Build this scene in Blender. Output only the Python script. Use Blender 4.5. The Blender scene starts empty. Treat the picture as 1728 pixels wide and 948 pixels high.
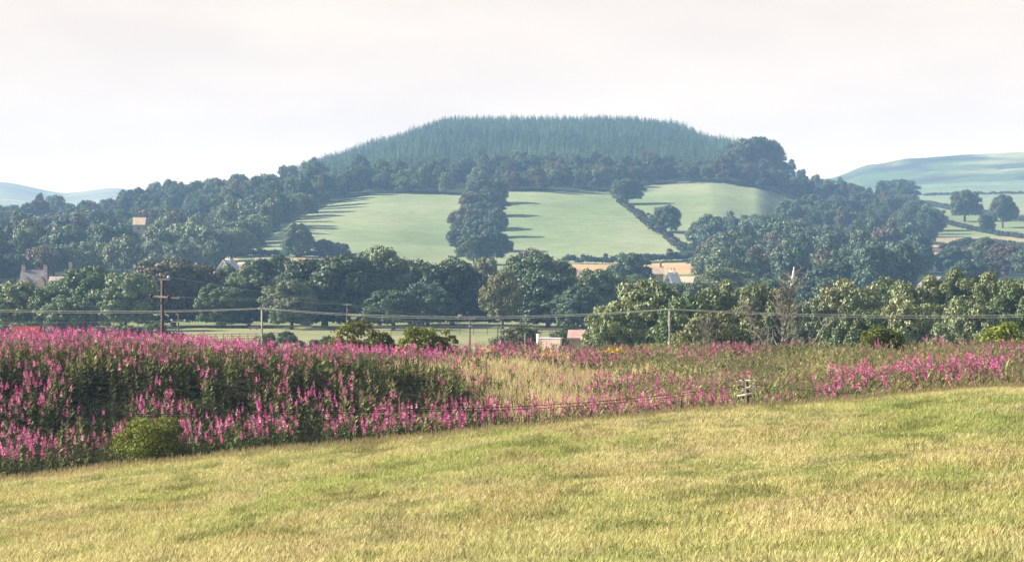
import bpy, math, random
import numpy as np
from mathutils import Vector

# ------------------------------------------------------------------ camera, sky, sun
F = 4445.0          # focal length in photo pixels (photo 1728 wide)
CX, HY = 864.0, 440.0
S = bpy.context.scene
C = S.collection
cam_d = bpy.data.cameras.new('camera')
cam = bpy.data.objects.new('camera', cam_d); C.objects.link(cam)
cam.location = (0, 0, 0); cam.rotation_euler = (math.radians(90), 0, 0)
cam_d.sensor_width = 36.0; cam_d.lens = 36.0 * F / 1728.0
cam_d.shift_y = -(474 - HY) / 1728.0
cam_d.clip_start = 0.5; cam_d.clip_end = 60000
S.camera = cam

SUN_EL, SUN_BEYOND = math.radians(32), math.radians(12)     # sun from the left, a little beyond the view axis
sd = Vector((-math.cos(SUN_EL) * math.cos(SUN_BEYOND), math.cos(SUN_EL) * math.sin(SUN_BEYOND), math.sin(SUN_EL)))
w = bpy.data.worlds.new('World'); S.world = w; w.use_nodes = True
nt = w.node_tree; nt.nodes.clear()
N = nt.nodes.new; L = nt.links.new
out = N('ShaderNodeOutputWorld'); bg = N('ShaderNodeBackground'); sky = N('ShaderNodeTexSky')
sky.sky_type = 'NISHITA'; sky.sun_disc = False
sky.sun_elevation = SUN_EL; sky.sun_rotation = math.atan2(sd.x, sd.y)
sky.dust_density = 3.0; sky.air_density = 1.0; sky.altitude = 100
bg.inputs['Strength'].default_value = 0.05
# thin pale veil of cloud, thickest toward the horizon
tc = N('ShaderNodeTexCoord'); sp = N('ShaderNodeSeparateXYZ'); L(tc.outputs['Generated'], sp.inputs[0])
mr = N('ShaderNodeMapRange'); mr.inputs['From Min'].default_value = 0.10; mr.inputs['From Max'].default_value = 0.18
mr.inputs['To Min'].default_value = 1.0; mr.inputs['To Max'].default_value = 0.06; mr.interpolation_type = 'SMOOTHSTEP'
L(sp.outputs['Z'], mr.inputs['Value'])
mp = N('ShaderNodeMapping'); mp.inputs['Scale'].default_value = (8, 8, 26); L(tc.outputs['Generated'], mp.inputs['Vector'])
nz = N('ShaderNodeTexNoise'); nz.inputs['Scale'].default_value = 1.6; nz.inputs['Detail'].default_value = 5
L(mp.outputs[0], nz.inputs['Vector'])
cr = N('ShaderNodeValToRGB'); cr.color_ramp.elements[0].position = 0.34; cr.color_ramp.elements[1].position = 0.68
cr.color_ramp.elements[0].color = (.965, .955, .965, 1); cr.color_ramp.elements[1].color = (1.07, 1.07, 1.06, 1)
L(nz.outputs['Fac'], cr.inputs['Fac'])
mx = N('ShaderNodeMix'); mx.data_type = 'RGBA'
hr = N('ShaderNodeValToRGB'); L(sp.outputs['Z'], hr.inputs['Fac'])           # the veil is brightest and warmest at the horizon
els = hr.color_ramp.elements
els[0].position = 0.0; els[0].color = (21.35, 15.34, 9.31, 1); els[1].position = .12; els[1].color = (9.08, 7.46, 5.88, 1)
for p_, c_ in ((.03, (18.23, 13.26, 8.31, 1)), (.05, (12.63, 9.78, 6.89, 1)), (.08, (10.32, 8.29, 6.23, 1))):
    e_ = els.new(p_); e_.color = c_
cl = N('ShaderNodeMix'); cl.data_type = 'RGBA'; cl.blend_type = 'MULTIPLY'; cl.inputs[0].default_value = 1
L(hr.outputs[0], cl.inputs[6]); L(cr.outputs[0], cl.inputs[7])
L(mr.outputs[0], mx.inputs[0]); L(sky.outputs[0], mx.inputs[6]); L(cl.outputs[2], mx.inputs[7])
L(mx.outputs[2], bg.inputs['Color']); L(bg.outputs[0], out.inputs['Surface'])

sl = bpy.data.lights.new('sun', 'SUN'); sl.energy = 5.0; sl.angle = math.radians(0.5); sl.color = (1.0, 0.93, 0.80)
so = bpy.data.objects.new('sun', sl); C.objects.link(so); so.rotation_euler = sd.to_track_quat('Z', 'Y').to_euler()
so.location = (-200, 100, 300)
S.view_settings.view_transform = 'Standard'; S.view_settings.look = 'None'
S.view_settings.exposure = 1.35; S.view_settings.gamma = 1.0
try:
    S.cycles.max_bounces = 5; S.cycles.diffuse_bounces = 2; S.cycles.transmission_bounces = 3
    S.cycles.transparent_max_bounces = 6; S.cycles.volume_bounces = 0; S.cycles.use_denoising = True
except Exception: pass
HAZE_DENSITY = 0.00024
HAZE_COLOR = (0.36, 0.62, 1.0, 1)

# ------------------------------------------------------------------ helpers
rng = np.random.default_rng(7)
random.seed(7)

def _h(ix, iy, seed):
    v = np.sin(ix * 127.1 + iy * 311.7 + seed * 74.7) * 43758.5453
    return v - np.floor(v)
def vnoise(x, y, seed=0):
    x = np.asarray(x, float); y = np.asarray(y, float)
    ix, iy = np.floor(x), np.floor(y); fx, fy = x - ix, y - iy
    fx = fx * fx * (3 - 2 * fx); fy = fy * fy * (3 - 2 * fy)
    return ((_h(ix, iy, seed) * (1 - fx) + _h(ix + 1, iy, seed) * fx) * (1 - fy)
            + (_h(ix, iy + 1, seed) * (1 - fx) + _h(ix + 1, iy + 1, seed) * fx) * fy)
def fbm(x, y, seed=0, o=4):
    s = 0; a = 0.5; t = 0
    for i in range(o):
        s = s + a * vnoise(np.asarray(x) * 2 ** i, np.asarray(y) * 2 ** i, seed + i * 13); t += a; a *= 0.5
    return s / t
def sstep(a, b, x):
    t = np.clip((x - a) / (b - a), 0, 1); return t * t * (3 - 2 * t)
def inpoly(poly, x, y):
    x = np.asarray(x, float); y = np.asarray(y, float); r = np.zeros(x.shape, bool)
    n = len(poly)
    for i in range(n):
        x1, y1 = poly[i]; x2, y2 = poly[(i + 1) % n]
        if y1 == y2: continue
        c = ((y1 > y) != (y2 > y)) & (x < (x2 - x1) * (y - y1) / (y2 - y1) + x1)
        r ^= c
    return r

def tag(o, label=None, cat=None, group=None, kind=None):
    if label: o['label'] = label
    if cat: o['category'] = cat
    if group: o['group'] = group
    if kind: o['kind'] = kind
    return o
def empty(name, loc=(0, 0, 0), rz=0):
    o = bpy.data.objects.new(name, None); C.objects.link(o); o.location = loc; o.rotation_euler = (0, 0, rz)
    o.empty_display_size = 0.5
    return o
def mesh_np(name, V, F4=None, F3=None, mats=(), mi4=None, mi3=None, col=None, smooth=False):
    me = bpy.data.meshes.new(name)
    V = np.asarray(V, np.float32)
    F4 = np.zeros((0, 4), np.int32) if F4 is None else np.asarray(F4, np.int32)
    F3 = np.zeros((0, 3), np.int32) if F3 is None else np.asarray(F3, np.int32)
    me.vertices.add(len(V)); me.vertices.foreach_set('co', V.ravel())
    nl = F4.size + F3.size
    me.loops.add(nl); me.loops.foreach_set('vertex_index', np.concatenate([F4.ravel(), F3.ravel()]))
    np_ = len(F4) + len(F3); me.polygons.add(np_)
    st = np.concatenate([np.arange(len(F4)) * 4, len(F4) * 4 + np.arange(len(F3)) * 3]).astype(np.int32)
    me.polygons.foreach_set('loop_start', st)
    mi = np.concatenate([np.zeros(len(F4), np.int32) if mi4 is None else mi4, np.zeros(len(F3), np.int32) if mi3 is None else mi3]).astype(np.int32)
    me.polygons.foreach_set('material_index', mi)
    if smooth: me.polygons.foreach_set('use_smooth', np.ones(np_, bool))
    for m in mats: me.materials.append(m)
    me.update(calc_edges=True)
    if col is not None:
        a = me.color_attributes.new('Col', 'FLOAT_COLOR', 'POINT')
        c4 = np.ones((len(V), 4), np.float32); c4[:, :3] = col
        a.data.foreach_set('color', c4.ravel())
    me.validate()
    return me
def link(name, me, parent=None):
    o = bpy.data.objects.new(name, me); C.objects.link(o)
    if parent is not None: o.parent = parent
    return o

class MB:
    """collects solids, builds them as one mesh object"""
    def __init__(s): s.v = []; s.f = []
    def box(s, c, sz, rz=0.0, taper=1.0):
        n = len(s.v); cr_, sr_ = math.cos(rz), math.sin(rz)
        for dz in (-.5, .5):
            k = taper if dz > 0 else 1
            for dx, dy in ((-.5, -.5), (.5, -.5), (.5, .5), (-.5, .5)):
                x, y = dx * sz[0] * k, dy * sz[1] * k
                s.v.append((c[0] + x * cr_ - y * sr_, c[1] + x * sr_ + y * cr_, c[2] + dz * sz[2]))
        s.f += [[n + i for i in q] for q in ((3, 2, 1, 0), (4, 5, 6, 7), (0, 1, 5, 4), (1, 2, 6, 5), (2, 3, 7, 6), (3, 0, 4, 7))]
        return s
    def tube(s, pts, rad, seg=8):
        pts = [Vector(p) for p in pts]; n0 = len(s.v)
        if not hasattr(rad, '__len__'): rad = [rad] * len(pts)
        for i, p in enumerate(pts):
            t = (pts[min(i + 1, len(pts) - 1)] - pts[max(i - 1, 0)]).normalized()
            a = Vector((0, 0, 1)) if abs(t.z) < .9 else Vector((1, 0, 0))
            u = t.cross(a).normalized(); v = t.cross(u).normalized()
            for k in range(seg):
                an = 2 * math.pi * k / seg
                s.v.append(tuple(p + (u * math.cos(an) + v * math.sin(an)) * rad[i]))
        for i in range(len(pts) - 1):
            for k in range(seg):
                a = n0 + i * seg + k; b = n0 + i * seg + (k + 1) % seg
                s.f.append([a, b, b + seg, a + seg])
        s.f.append([n0 + k for k in range(seg)][::-1]); s.f.append([n0 + (len(pts) - 1) * seg + k for k in range(seg)])
        return s
    def prism(s, prof, y0, y1, xf):
        """profile [(x,z)] extruded from y0 to y1; xf maps local to world"""
        n = len(s.v); k = len(prof)
        for y in (y0, y1):
            for x, z in prof: s.v.append(tuple(xf(x, y, z)))
        s.f.append([n + i for i in range(k)]); s.f.append([n + k + i for i in range(k)][::-1])
        for i in range(k): s.f.append([n + i, n + k + i, n + k + (i + 1) % k, n + (i + 1) % k])
        return s
    def build(s, name, mat, parent=None, smooth=False):
        me = bpy.data.meshes.new(name); me.from_pydata(s.v, [], s.f)
        me.materials.append(mat)
        if smooth:
            for p in me.polygons: p.use_smooth = True
        me.update()
        return link(name, me, parent)

# ------------------------------------------------------------------ materials
def newmat(name):
    m = bpy.data.materials.new(name); m.use_nodes = True
    b = m.node_tree.nodes['Principled BSDF']; b.inputs['Roughness'].default_value = 0.85
    try: b.inputs['Specular IOR Level'].default_value = 0.2
    except Exception: pass
    return m, m.node_tree, b
def leaf_mat(name, use_obj, transl=0.3, rough=0.7, spec=0.25):
    m, t, b = newmat(name); n, l = t.nodes.new, t.links.new
    at = n('ShaderNodeAttribute'); at.attribute_name = 'Col'
    src = at.outputs['Color']
    if use_obj:
        oi = n('ShaderNodeObjectInfo'); mm = n('ShaderNodeMix'); mm.data_type = 'RGBA'; mm.blend_type = 'MULTIPLY'; mm.inputs[0].default_value = 1
        l(at.outputs['Color'], mm.inputs[6]); l(oi.outputs['Color'], mm.inputs[7]); src = mm.outputs[2]
    l(src, b.inputs['Base Color']); b.inputs['Roughness'].default_value = rough
    b.inputs['Specular IOR Level'].default_value = spec
    if transl > 0:
        tr = n('ShaderNodeBsdfTranslucent'); l(src, tr.inputs['Color'])
        ms = n('ShaderNodeMixShader'); ms.inputs[0].default_value = transl
        l(b.outputs[0], ms.inputs[1]); l(tr.outputs[0], ms.inputs[2])
        l(ms.outputs[0], t.nodes['Material Output'].inputs['Surface'])
    return m
def noisy_mat(name, c1, c2, scale=4.0, rough=0.85, bump=0.0, metallic=0.0):
    m, t, b = newmat(name); n, l = t.nodes.new, t.links.new
    co = n('ShaderNodeTexCoord'); nz = n('ShaderNodeTexNoise'); nz.inputs['Scale'].default_value = scale; nz.inputs['Detail'].default_value = 6
    l(co.outputs['Object'], nz.inputs['Vector'])
    r = n('ShaderNodeValToRGB'); r.color_ramp.elements[0].position = .35; r.color_ramp.elements[1].position = .65
    r.color_ramp.elements[0].color = (*c1, 1); r.color_ramp.elements[1].color = (*c2, 1)
    l(nz.outputs['Fac'], r.inputs['Fac']); l(r.outputs['Color'], b.inputs['Base Color'])
    b.inputs['Roughness'].default_value = rough; b.inputs['Metallic'].default_value = metallic
    if bump:
        bp = n('ShaderNodeBump'); bp.inputs['Strength'].default_value = bump; l(nz.outputs['Fac'], bp.inputs['Height']); l(bp.outputs[0], b.inputs['Normal'])
    return m
def ground_mat(name, scales, amt=0.35, bump=0.5, bdist=0.3):
    """vertex colour (what grows there, plus some painted shade and haze) times two octaves of world-space noise"""
    m, t, b = newmat(name); n, l = t.nodes.new, t.links.new
    at = n('ShaderNodeAttribute'); at.attribute_name = 'Col'
    co = n('ShaderNodeTexCoord')
    prev = at.outputs['Color']; hs = None
    for sc in scales:
        nz = n('ShaderNodeTexNoise'); nz.inputs['Scale'].default_value = sc; nz.inputs['Detail'].default_value = 5; nz.inputs['Roughness'].default_value = .65
        l(co.outputs['Object'], nz.inputs['Vector'])
        mrn = n('ShaderNodeMapRange'); mrn.inputs['From Min'].default_value = .3; mrn.inputs['From Max'].default_value = .7
        mrn.inputs['To Min'].default_value = 1 - amt; mrn.inputs['To Max'].default_value = 1 + amt
        l(nz.outputs['Fac'], mrn.inputs['Value'])
        vm = n('ShaderNodeVectorMath'); vm.operation = 'SCALE'; l(prev, vm.inputs[0]); l(mrn.outputs[0], vm.inputs['Scale']); prev = vm.outputs[0]
        hs = nz
    l(prev, b.inputs['Base Color']); b.inputs['Roughness'].default_value = .95; b.inputs['Specular IOR Level'].default_value = .05
    bp = n('ShaderNodeBump'); bp.inputs['Strength'].default_value = bump; bp.inputs['Distance'].default_value = bdist
    l(hs.outputs['Fac'], bp.inputs['Height']); l(bp.outputs[0], b.inputs['Normal'])
    return m
M_TREE = leaf_mat('tree_leaves', True, .14, .55, .35)
M_VEG = leaf_mat('plant_leaves', False, .2, .7, .15)
M_GRASSB = leaf_mat('grass_blades', False, .35, .75, .15)
M_BARK = noisy_mat('bark', (.05, .04, .032), (.11, .09, .07), 3, .9, .3)
M_DEAD = noisy_mat('bleached_bark', (.16, .13, .11), (.34, .30, .26), 3, .9, .3)
M_WHITEWOOD = noisy_mat('bleached_wood', (.6, .57, .52), (.85, .83, .8), 4, .8, .2)
M_POLE = noisy_mat('pole_timber', (.07, .05, .045), (.17, .13, .11), 8, .85, .3)
M_POLEP = noisy_mat('weathered_pole', (.3, .27, .24), (.45, .42, .38), 8, .85, .3)
M_ARM = noisy_mat('pale_painted_arm', (.66, .58, .52), (.82, .77, .72), 12, .7, .2)
M_INS = noisy_mat('brown_insulator', (.09, .025, .025), (.15, .04, .04), 10, .35)
M_WINS = noisy_mat('white_insulator', (.75, .75, .73), (.85, .85, .83), 10, .3)
M_CABLE = noisy_mat('pale_cable', (.34, .32, .31), (.48, .46, .44), 2, .6)
M_DCABLE = noisy_mat('dark_cable', (.02, .02, .02), (.04, .035, .035), 2, .6)
M_STONE = noisy_mat('pink_sandstone', (.42, .30, .26), (.58, .45, .39), .8, .9, .2)
M_SLATE = noisy_mat('slate_roof', (.17, .15, .16), (.28, .25, .25), 1.0, .7, .2)
M_WHITE = noisy_mat('white_render', (.74, .72, .69), (.82, .80, .77), .6, .8, .05)
M_PINKROOF = noisy_mat('pink_roof', (.42, .26, .22), (.54, .36, .31), .9, .8, .1)
M_REDROOF = noisy_mat('red_roof', (.22, .04, .03), (.30, .07, .05), .8, .7, .1)
M_TANROOF = noisy_mat('sandy_roof', (.50, .36, .24), (.62, .47, .33), .8, .85, .1)
M_GLASS = noisy_mat('dark_window', (.03, .035, .045), (.06, .065, .08), 1, .15)
M_WOOD = noisy_mat('fence_wood', (.16, .13, .10), (.28, .24, .19), 6, .9, .2)

# ------------------------------------------------------------------ terrain
def hermite(xs, Y, x):
    """smooth interpolation of rows Y[...,k] known at xs[k]"""
    xs = np.asarray(xs, float); x = np.clip(x, xs[0], xs[-1])
    i = np.clip(np.searchsorted(xs, x) - 1, 0, len(xs) - 2)
    return i, (x - xs[i]) / (xs[i + 1] - xs[i]), x
ND = [75, 80, 85, 88, 92, 100, 110, 122, 150]
NC = [-700, 0, 250, 500, 700, 860, 1000, 1265, 1728, 2500]
NZ = [  # ground row in the photo, per column, at the ND distances
 [830, 812, 720, 640, 612, 600, 596, 590],
 [812, 800, 705, 628, 600, 590, 588, 588],
 [786, 778, 690, 625, 600, 592, 590, 590],
 [763, 768, 702, 636, 604, 598, 594, 590],
 [743, 762, 722, 655, 618, 602, 596, 590],
 [726, 756, 722, 690, 650, 618, 602, 590],
 [712, 745, 712, 692, 680, 646, 612, 591],
 [690, 732, 706, 680, 668, 640, 612, 588],
 [655, 694, 668, 650, 642, 618, 598, 582],
 [600, 606, 606, 604, 600, 588, 576, 566]]
NZ = [[p + (14 if k >= 4 else 8 if k == 3 else 0) for k, p in enumerate(r)] for r in NZ]
NZ = [[p + (6 if k >= 4 else 0) + (8 if k >= 5 and 3 <= j <= 4 else -3 if k >= 5 and 5 <= j <= 6 else 0) for k, p in enumerate(r)] for j, r in enumerate(NZ)]
NZ = np.array([[-(p - HY) / F * d for p, d in zip(r, ND)] + [-11.0] for r in NZ])
FD = [150, 500, 600, 700, 800, 900, 1000, 1150, 1300, 1500, 1750, 2000, 2400, 3000, 3600, 4200]
FC = [-1500, -500, 0, 110, 190, 300, 500, 560, 640, 760, 900, 1060, 1140, 1200, 1275, 1330, 1400, 1470, 1540, 1640, 1728, 2500, 3600]
FP = [
 [505, 480, 460, 445, 430, 415, 400, 390, 388, 392, 400, 380, 350, 330],
 [505, 478, 460, 445, 430, 412, 396, 386, 386, 392, 400, 370, 340, 300],
 [505, 475, 452, 435, 418, 400, 384, 374, 374, 380, 385, 360, 330, 307],
 [505, 475, 452, 434, 416, 398, 382, 370, 372, 380, 385, 360, 345, 326],
 [505, 476, 452, 432, 414, 394, 378, 364, 368, 378, 385, 365, 340, 317],
 [505, 478, 455, 430, 410, 382, 358, 338, 336, 345, 365, 360, 345, 330],
 [508, 478, 448, 420, 390, 352, 328, 311, 302, 300, 322, 350, 360, 370],
 [508, 478, 449, 422, 391, 346, 319, 298, 284, 279, 300, 330, 355, 370],
 [508, 478, 450, 424, 392, 340, 312, 284, 261, 251, 278, 320, 350, 370],
 [508, 478, 452, 430, 400, 340, 306, 270, 230, 215, 242, 300, 350, 370],
 [508, 480, 455, 430, 396, 336, 300, 266, 229, 214, 242, 300, 350, 370],
 [508, 482, 458, 430, 395, 345, 308, 270, 231, 214, 242, 300, 350, 370],
 [508, 482, 457, 430, 396, 342, 306, 271, 236, 223, 250, 300, 350, 365],
 [508, 482, 455, 430, 398, 340, 304, 277, 254, 246, 268, 300, 350, 360],
 [506, 482, 458, 434, 408, 350, 312, 282, 258, 262, 290, 320, 340, 350],
 [505, 482, 460, 438, 418, 374, 336, 312, 306, 312, 330, 340, 335, 345],
 [505, 483, 466, 448, 430, 394, 362, 336, 326, 330, 340, 330, 305, 320],
 [505, 484, 468, 450, 430, 395, 368, 346, 336, 336, 338, 318, 280, 292],
 [505, 485, 470, 452, 430, 392, 368, 352, 340, 332, 328, 306, 268, 280],
 [505, 485, 470, 450, 428, 392, 370, 352, 338, 328, 322, 298, 261, 275],
 [505, 485, 468, 448, 424, 390, 368, 350, 338, 328, 322, 296, 257, 272],
 [505, 484, 466, 446, 422, 388, 366, 348, 336, 326, 318, 290, 248, 265],
 [505, 484, 466, 446, 424, 394, 372, 356, 346, 338, 330, 305, 270, 280]]
FZ = np.array([[-11.0, -11.0] + [-(p - HY) / F * d for p, d in zip(r, FD[2:])] for r in FP])
def table(xs, ds, Z, px, d):
    i, s, _ = hermite(xs, Z, px); s = s * s * (3 - 2 * s) * .6 + s * .4
    j, t, _ = hermite(ds, Z, d); ds = np.asarray(ds, float)
    def row(ii):
        z0, z1 = Z[ii, j], Z[ii, j + 1]
        jm, jp = np.maximum(j - 1, 0), np.minimum(j + 2, len(ds) - 1)
        h = ds[j + 1] - ds[j]
        m0 = np.where(j > 0, (z1 - Z[ii, jm]) / (ds[j + 1] - ds[jm]), (z1 - z0) / h) * h
        m1 = np.where(j + 2 < len(ds), (Z[ii, jp] - z0) / (ds[jp] - ds[j]), (z1 - z0) / h) * h
        sec = z1 - z0
        m0 = np.clip(m0, -3 * abs(sec) - .02 * h, 3 * abs(sec) + .02 * h); m1 = np.clip(m1, -3 * abs(sec) - .02 * h, 3 * abs(sec) + .02 * h)
        t2, t3 = t * t, t * t * t
        return (2 * t3 - 3 * t2 + 1) * z0 + (t3 - 2 * t2 + t) * m0 + (-2 * t3 + 3 * t2) * z1 + (t3 - t2) * m1
    return row(i) * (1 - s) + row(i + 1) * s
def HH(px, d):
    """terrain height for a direction (photo column px) and a distance along the view axis d"""
    px, d = np.broadcast_arrays(np.asarray(px, float), np.asarray(d, float))
    dd = np.maximum(d, .01)
    x = dd * (px - CX) / F
    plane = np.interp(dd, [0, 35, 60, 75, 90], [-1.6, -4.0, -4.72, -4.82, -5.1]) + .09 * np.clip(x, -45, 45) * np.clip(dd / 35 + .3, 0, 1)
    near = table(NC, ND, NZ, px, np.clip(dd, 75, 150))
    far = table(FC, FD, FZ, px, np.clip(dd, 150, 4200))
    k = sstep(66, 75, dd)
    z = np.where(dd < 75, plane * (1 - k) + near * k, np.where(dd < 150, near, far))
    z = z + (fbm(x * .25, dd * .25, 3) - .5) * .35 * sstep(20, 60, dd) * (1 - sstep(69, 76, dd) * .6) * (1 - sstep(130, 200, dd))
    z = z + (fbm(x * .008, dd * .008, 5) - .5) * 6 * sstep(700, 1100, dd) * (1 - sstep(1400, 1600, dd)) * .35
    z = z + (fbm(x * .004, dd * .004, 9, 5) - .5) * 26 * sstep(2400, 2900, dd) * (1 - sstep(3450, 3600, dd))
    return z
def Hxy(x, y):
    y = np.maximum(np.asarray(y, float), 1.0)
    return HH(CX + F * np.asarray(x) / y, y)
def ground_py(px, d): return HY - F * HH(px, d) / d
_ds = np.concatenate([np.arange(150, 900, 2.0), np.arange(900, 4200, 4.0)])
def hit(px, py, dmin=160):
    """distance where the ground is seen at photo pixel (px, py)"""
    ds = _ds[_ds >= dmin]; g = ground_py(px, ds)
    i = np.argmax(g <= py)
    return float(ds[i])
def at(px, d, py=None):
    return Vector((d * (px - CX) / F, d, float(HH(px, d)) if py is None else -(py - HY) / F * d))

# what grows where, as polygons of seen ground (photo pixels)
FIELD_A = [(395, 445), (430, 412), (520, 362), (560, 345), (630, 325), (792, 328), (790, 365), (780, 400), (790, 443), (600, 437), (520, 434)]
FIELD_B = [(832, 322), (1040, 322), (1052, 343), (1095, 382), (1150, 424), (1150, 440), (970, 446), (832, 443)]
FIELD_C = [(1056, 343), (1085, 314), (1150, 307), (1220, 309), (1300, 322), (1372, 348), (1400, 372), (1330, 398), (1215, 410), (1180, 400), (1154, 424), (1099, 382)]
def ground_grid(name, dlist, pxlist, mat, colf, label=None):
    P, D = np.meshgrid(np.asarray(pxlist, float), np.asarray(dlist, float))
    Z = HH(P, D); X = D * (P - CX) / F
    V = np.stack([X, D, Z], -1).reshape(-1, 3)
    nr, ncol = P.shape
    idx = np.arange(nr * ncol).reshape(nr, ncol)
    F4 = np.stack([idx[:-1, :-1], idx[:-1, 1:], idx[1:, 1:], idx[1:, :-1]], -1).reshape(-1, 4)
    col = colf(P.ravel(), D.ravel(), V)
    me = mesh_np(name, V, F4, mats=[mat], col=col, smooth=True)
    o = link(name, me); tag(o, kind='structure')
    return o
def mixc(a, b, k): return np.asarray(a) * (1 - k[:, None]) + np.asarray(b) * k[:, None]
def c_meadow(P, D, V):
    k = sstep(.35, .65, fbm(V[:, 0] * .12, V[:, 1] * .3, 21))
    return mixc((.22, .19, .07), (.30, .25, .11), k)
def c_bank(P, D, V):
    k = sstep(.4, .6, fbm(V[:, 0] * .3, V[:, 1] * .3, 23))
    base = mixc((.012, .013, .008), (.028, .028, .014), k)  # near-black soil: shade between the plants is put into the colour
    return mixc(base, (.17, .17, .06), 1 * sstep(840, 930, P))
def c_valley(P, D, V):
    k = sstep(.35, .65, fbm(V[:, 0] * .02, V[:, 1] * .05, 25))
    c = mixc((.17, .20, .085), (.26, .25, .13), k)
    return c
def c_hill(P, D, V):
    py = HY - F * V[:, 2] / np.maximum(D, 1)
    jx = (fbm(V[:, 0] * .05, V[:, 1] * .05, 33) - .5) * 8
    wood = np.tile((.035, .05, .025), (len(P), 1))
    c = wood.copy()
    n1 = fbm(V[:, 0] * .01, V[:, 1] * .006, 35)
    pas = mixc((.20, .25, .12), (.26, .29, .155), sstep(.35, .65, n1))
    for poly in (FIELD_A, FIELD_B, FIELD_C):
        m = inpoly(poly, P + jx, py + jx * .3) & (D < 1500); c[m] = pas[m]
    low = (py > 440) & (P > 600) & (P < 960) & (D < 900); c[low] = pas[low]
    tan = (D < 900) & ~inpoly(FIELD_A, P, py) & ~inpoly(FIELD_B, P, py) & (((P > 385) & (P < 612) & (py > 433) & (py < 449)) | ((P > 950) & (P < 1200) & (py > 444) & (py < 470)))
    c[tan] = (.46, .31, .16)
    lowf = (py > 463) & (P > 250) & (P < 1200); c[lowf] = (.16, .19, .07)
    # right hand fields
    rf = (P > 1480) & (D > 900)
    band = mixc((.20, .23, .11), (.16, .21, .09), sstep(.4, .6, n1)); c[rf] = band[rf]
    sd_ = rf & (py > 400); c[sd_] = (.33, .27, .15)
    sd2 = rf & (py > 350) & (py < 362) & (P > 1540); c[sd2] = (.26, .27, .15)
    sd3 = (P > 1540) & (P < 1600) & (py > 418) & (py < 452); c[sd3] = (.46, .33, .18)
    sd4 = rf & (py < 352) & (D < 2400); c[sd4] = (.23, .27, .14)
    return c
def c_far(P, D, V):
    n = fbm(V[:, 0] * .006, V[:, 1] * .006, 41, 5); n2 = fbm(V[:, 0] * .02, V[:, 1] * .012, 47, 4)
    c = mixc((.11, .15, .035), (.33, .33, .11), sstep(.40, .58, n))
    c = mixc(c, (.07, .045, .035), .8 * sstep(.55, .68, n2))
    pas = (D < 2950) ; c[pas] = (.20, .25, .12)
    lf = P < 700; c[lf] = c[lf] * .3 + np.array((.34, .34, .24)) * .85  # left hills paled: extra haze painted into the ground colour
    return c
px_wide = list(range(-9000, -1600, 600)) + list(range(-1600, -200, 100))
px_right = list(range(1940, 3400, 100)) + list(range(3400, 11000, 600))
px_fine = px_wide + list(range(-200, 1940, 12)) + px_right
M_MEADOW = ground_mat('meadow_soil_and_grass', (1.5, 9), .25, .6, .08)
M_BANKG = ground_mat('bank_soil_and_shade', (1.0, 6), .35, .6, .1)
M_VAL = ground_mat('valley_grass', (.08, .8), .22, .3, .3)
M_HILL = ground_mat('hillside_land', (.02, .15, .8), .15, .3, .5)
M_FAR = ground_mat('moorland', (.008, .05), .28, .7, 4.0)
ground_grid('meadow', list(np.arange(1, 12, 1)) + list(np.arange(12, 76.01, .8)), [-40000, -20000] + px_fine + [20000, 42000], M_MEADOW, c_meadow)
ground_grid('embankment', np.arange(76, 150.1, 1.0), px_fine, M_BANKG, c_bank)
ground_grid('valley_floor', list(np.arange(150, 600.1, 10)), px_fine, M_VAL, c_valley)
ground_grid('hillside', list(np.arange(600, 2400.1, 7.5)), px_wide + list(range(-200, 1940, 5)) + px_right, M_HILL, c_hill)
ground_grid('distant_hills', list(np.arange(2400, 3700.1, 20)) + list(np.arange(3750, 4300, 50)), px_fine, M_FAR, c_far)

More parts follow.
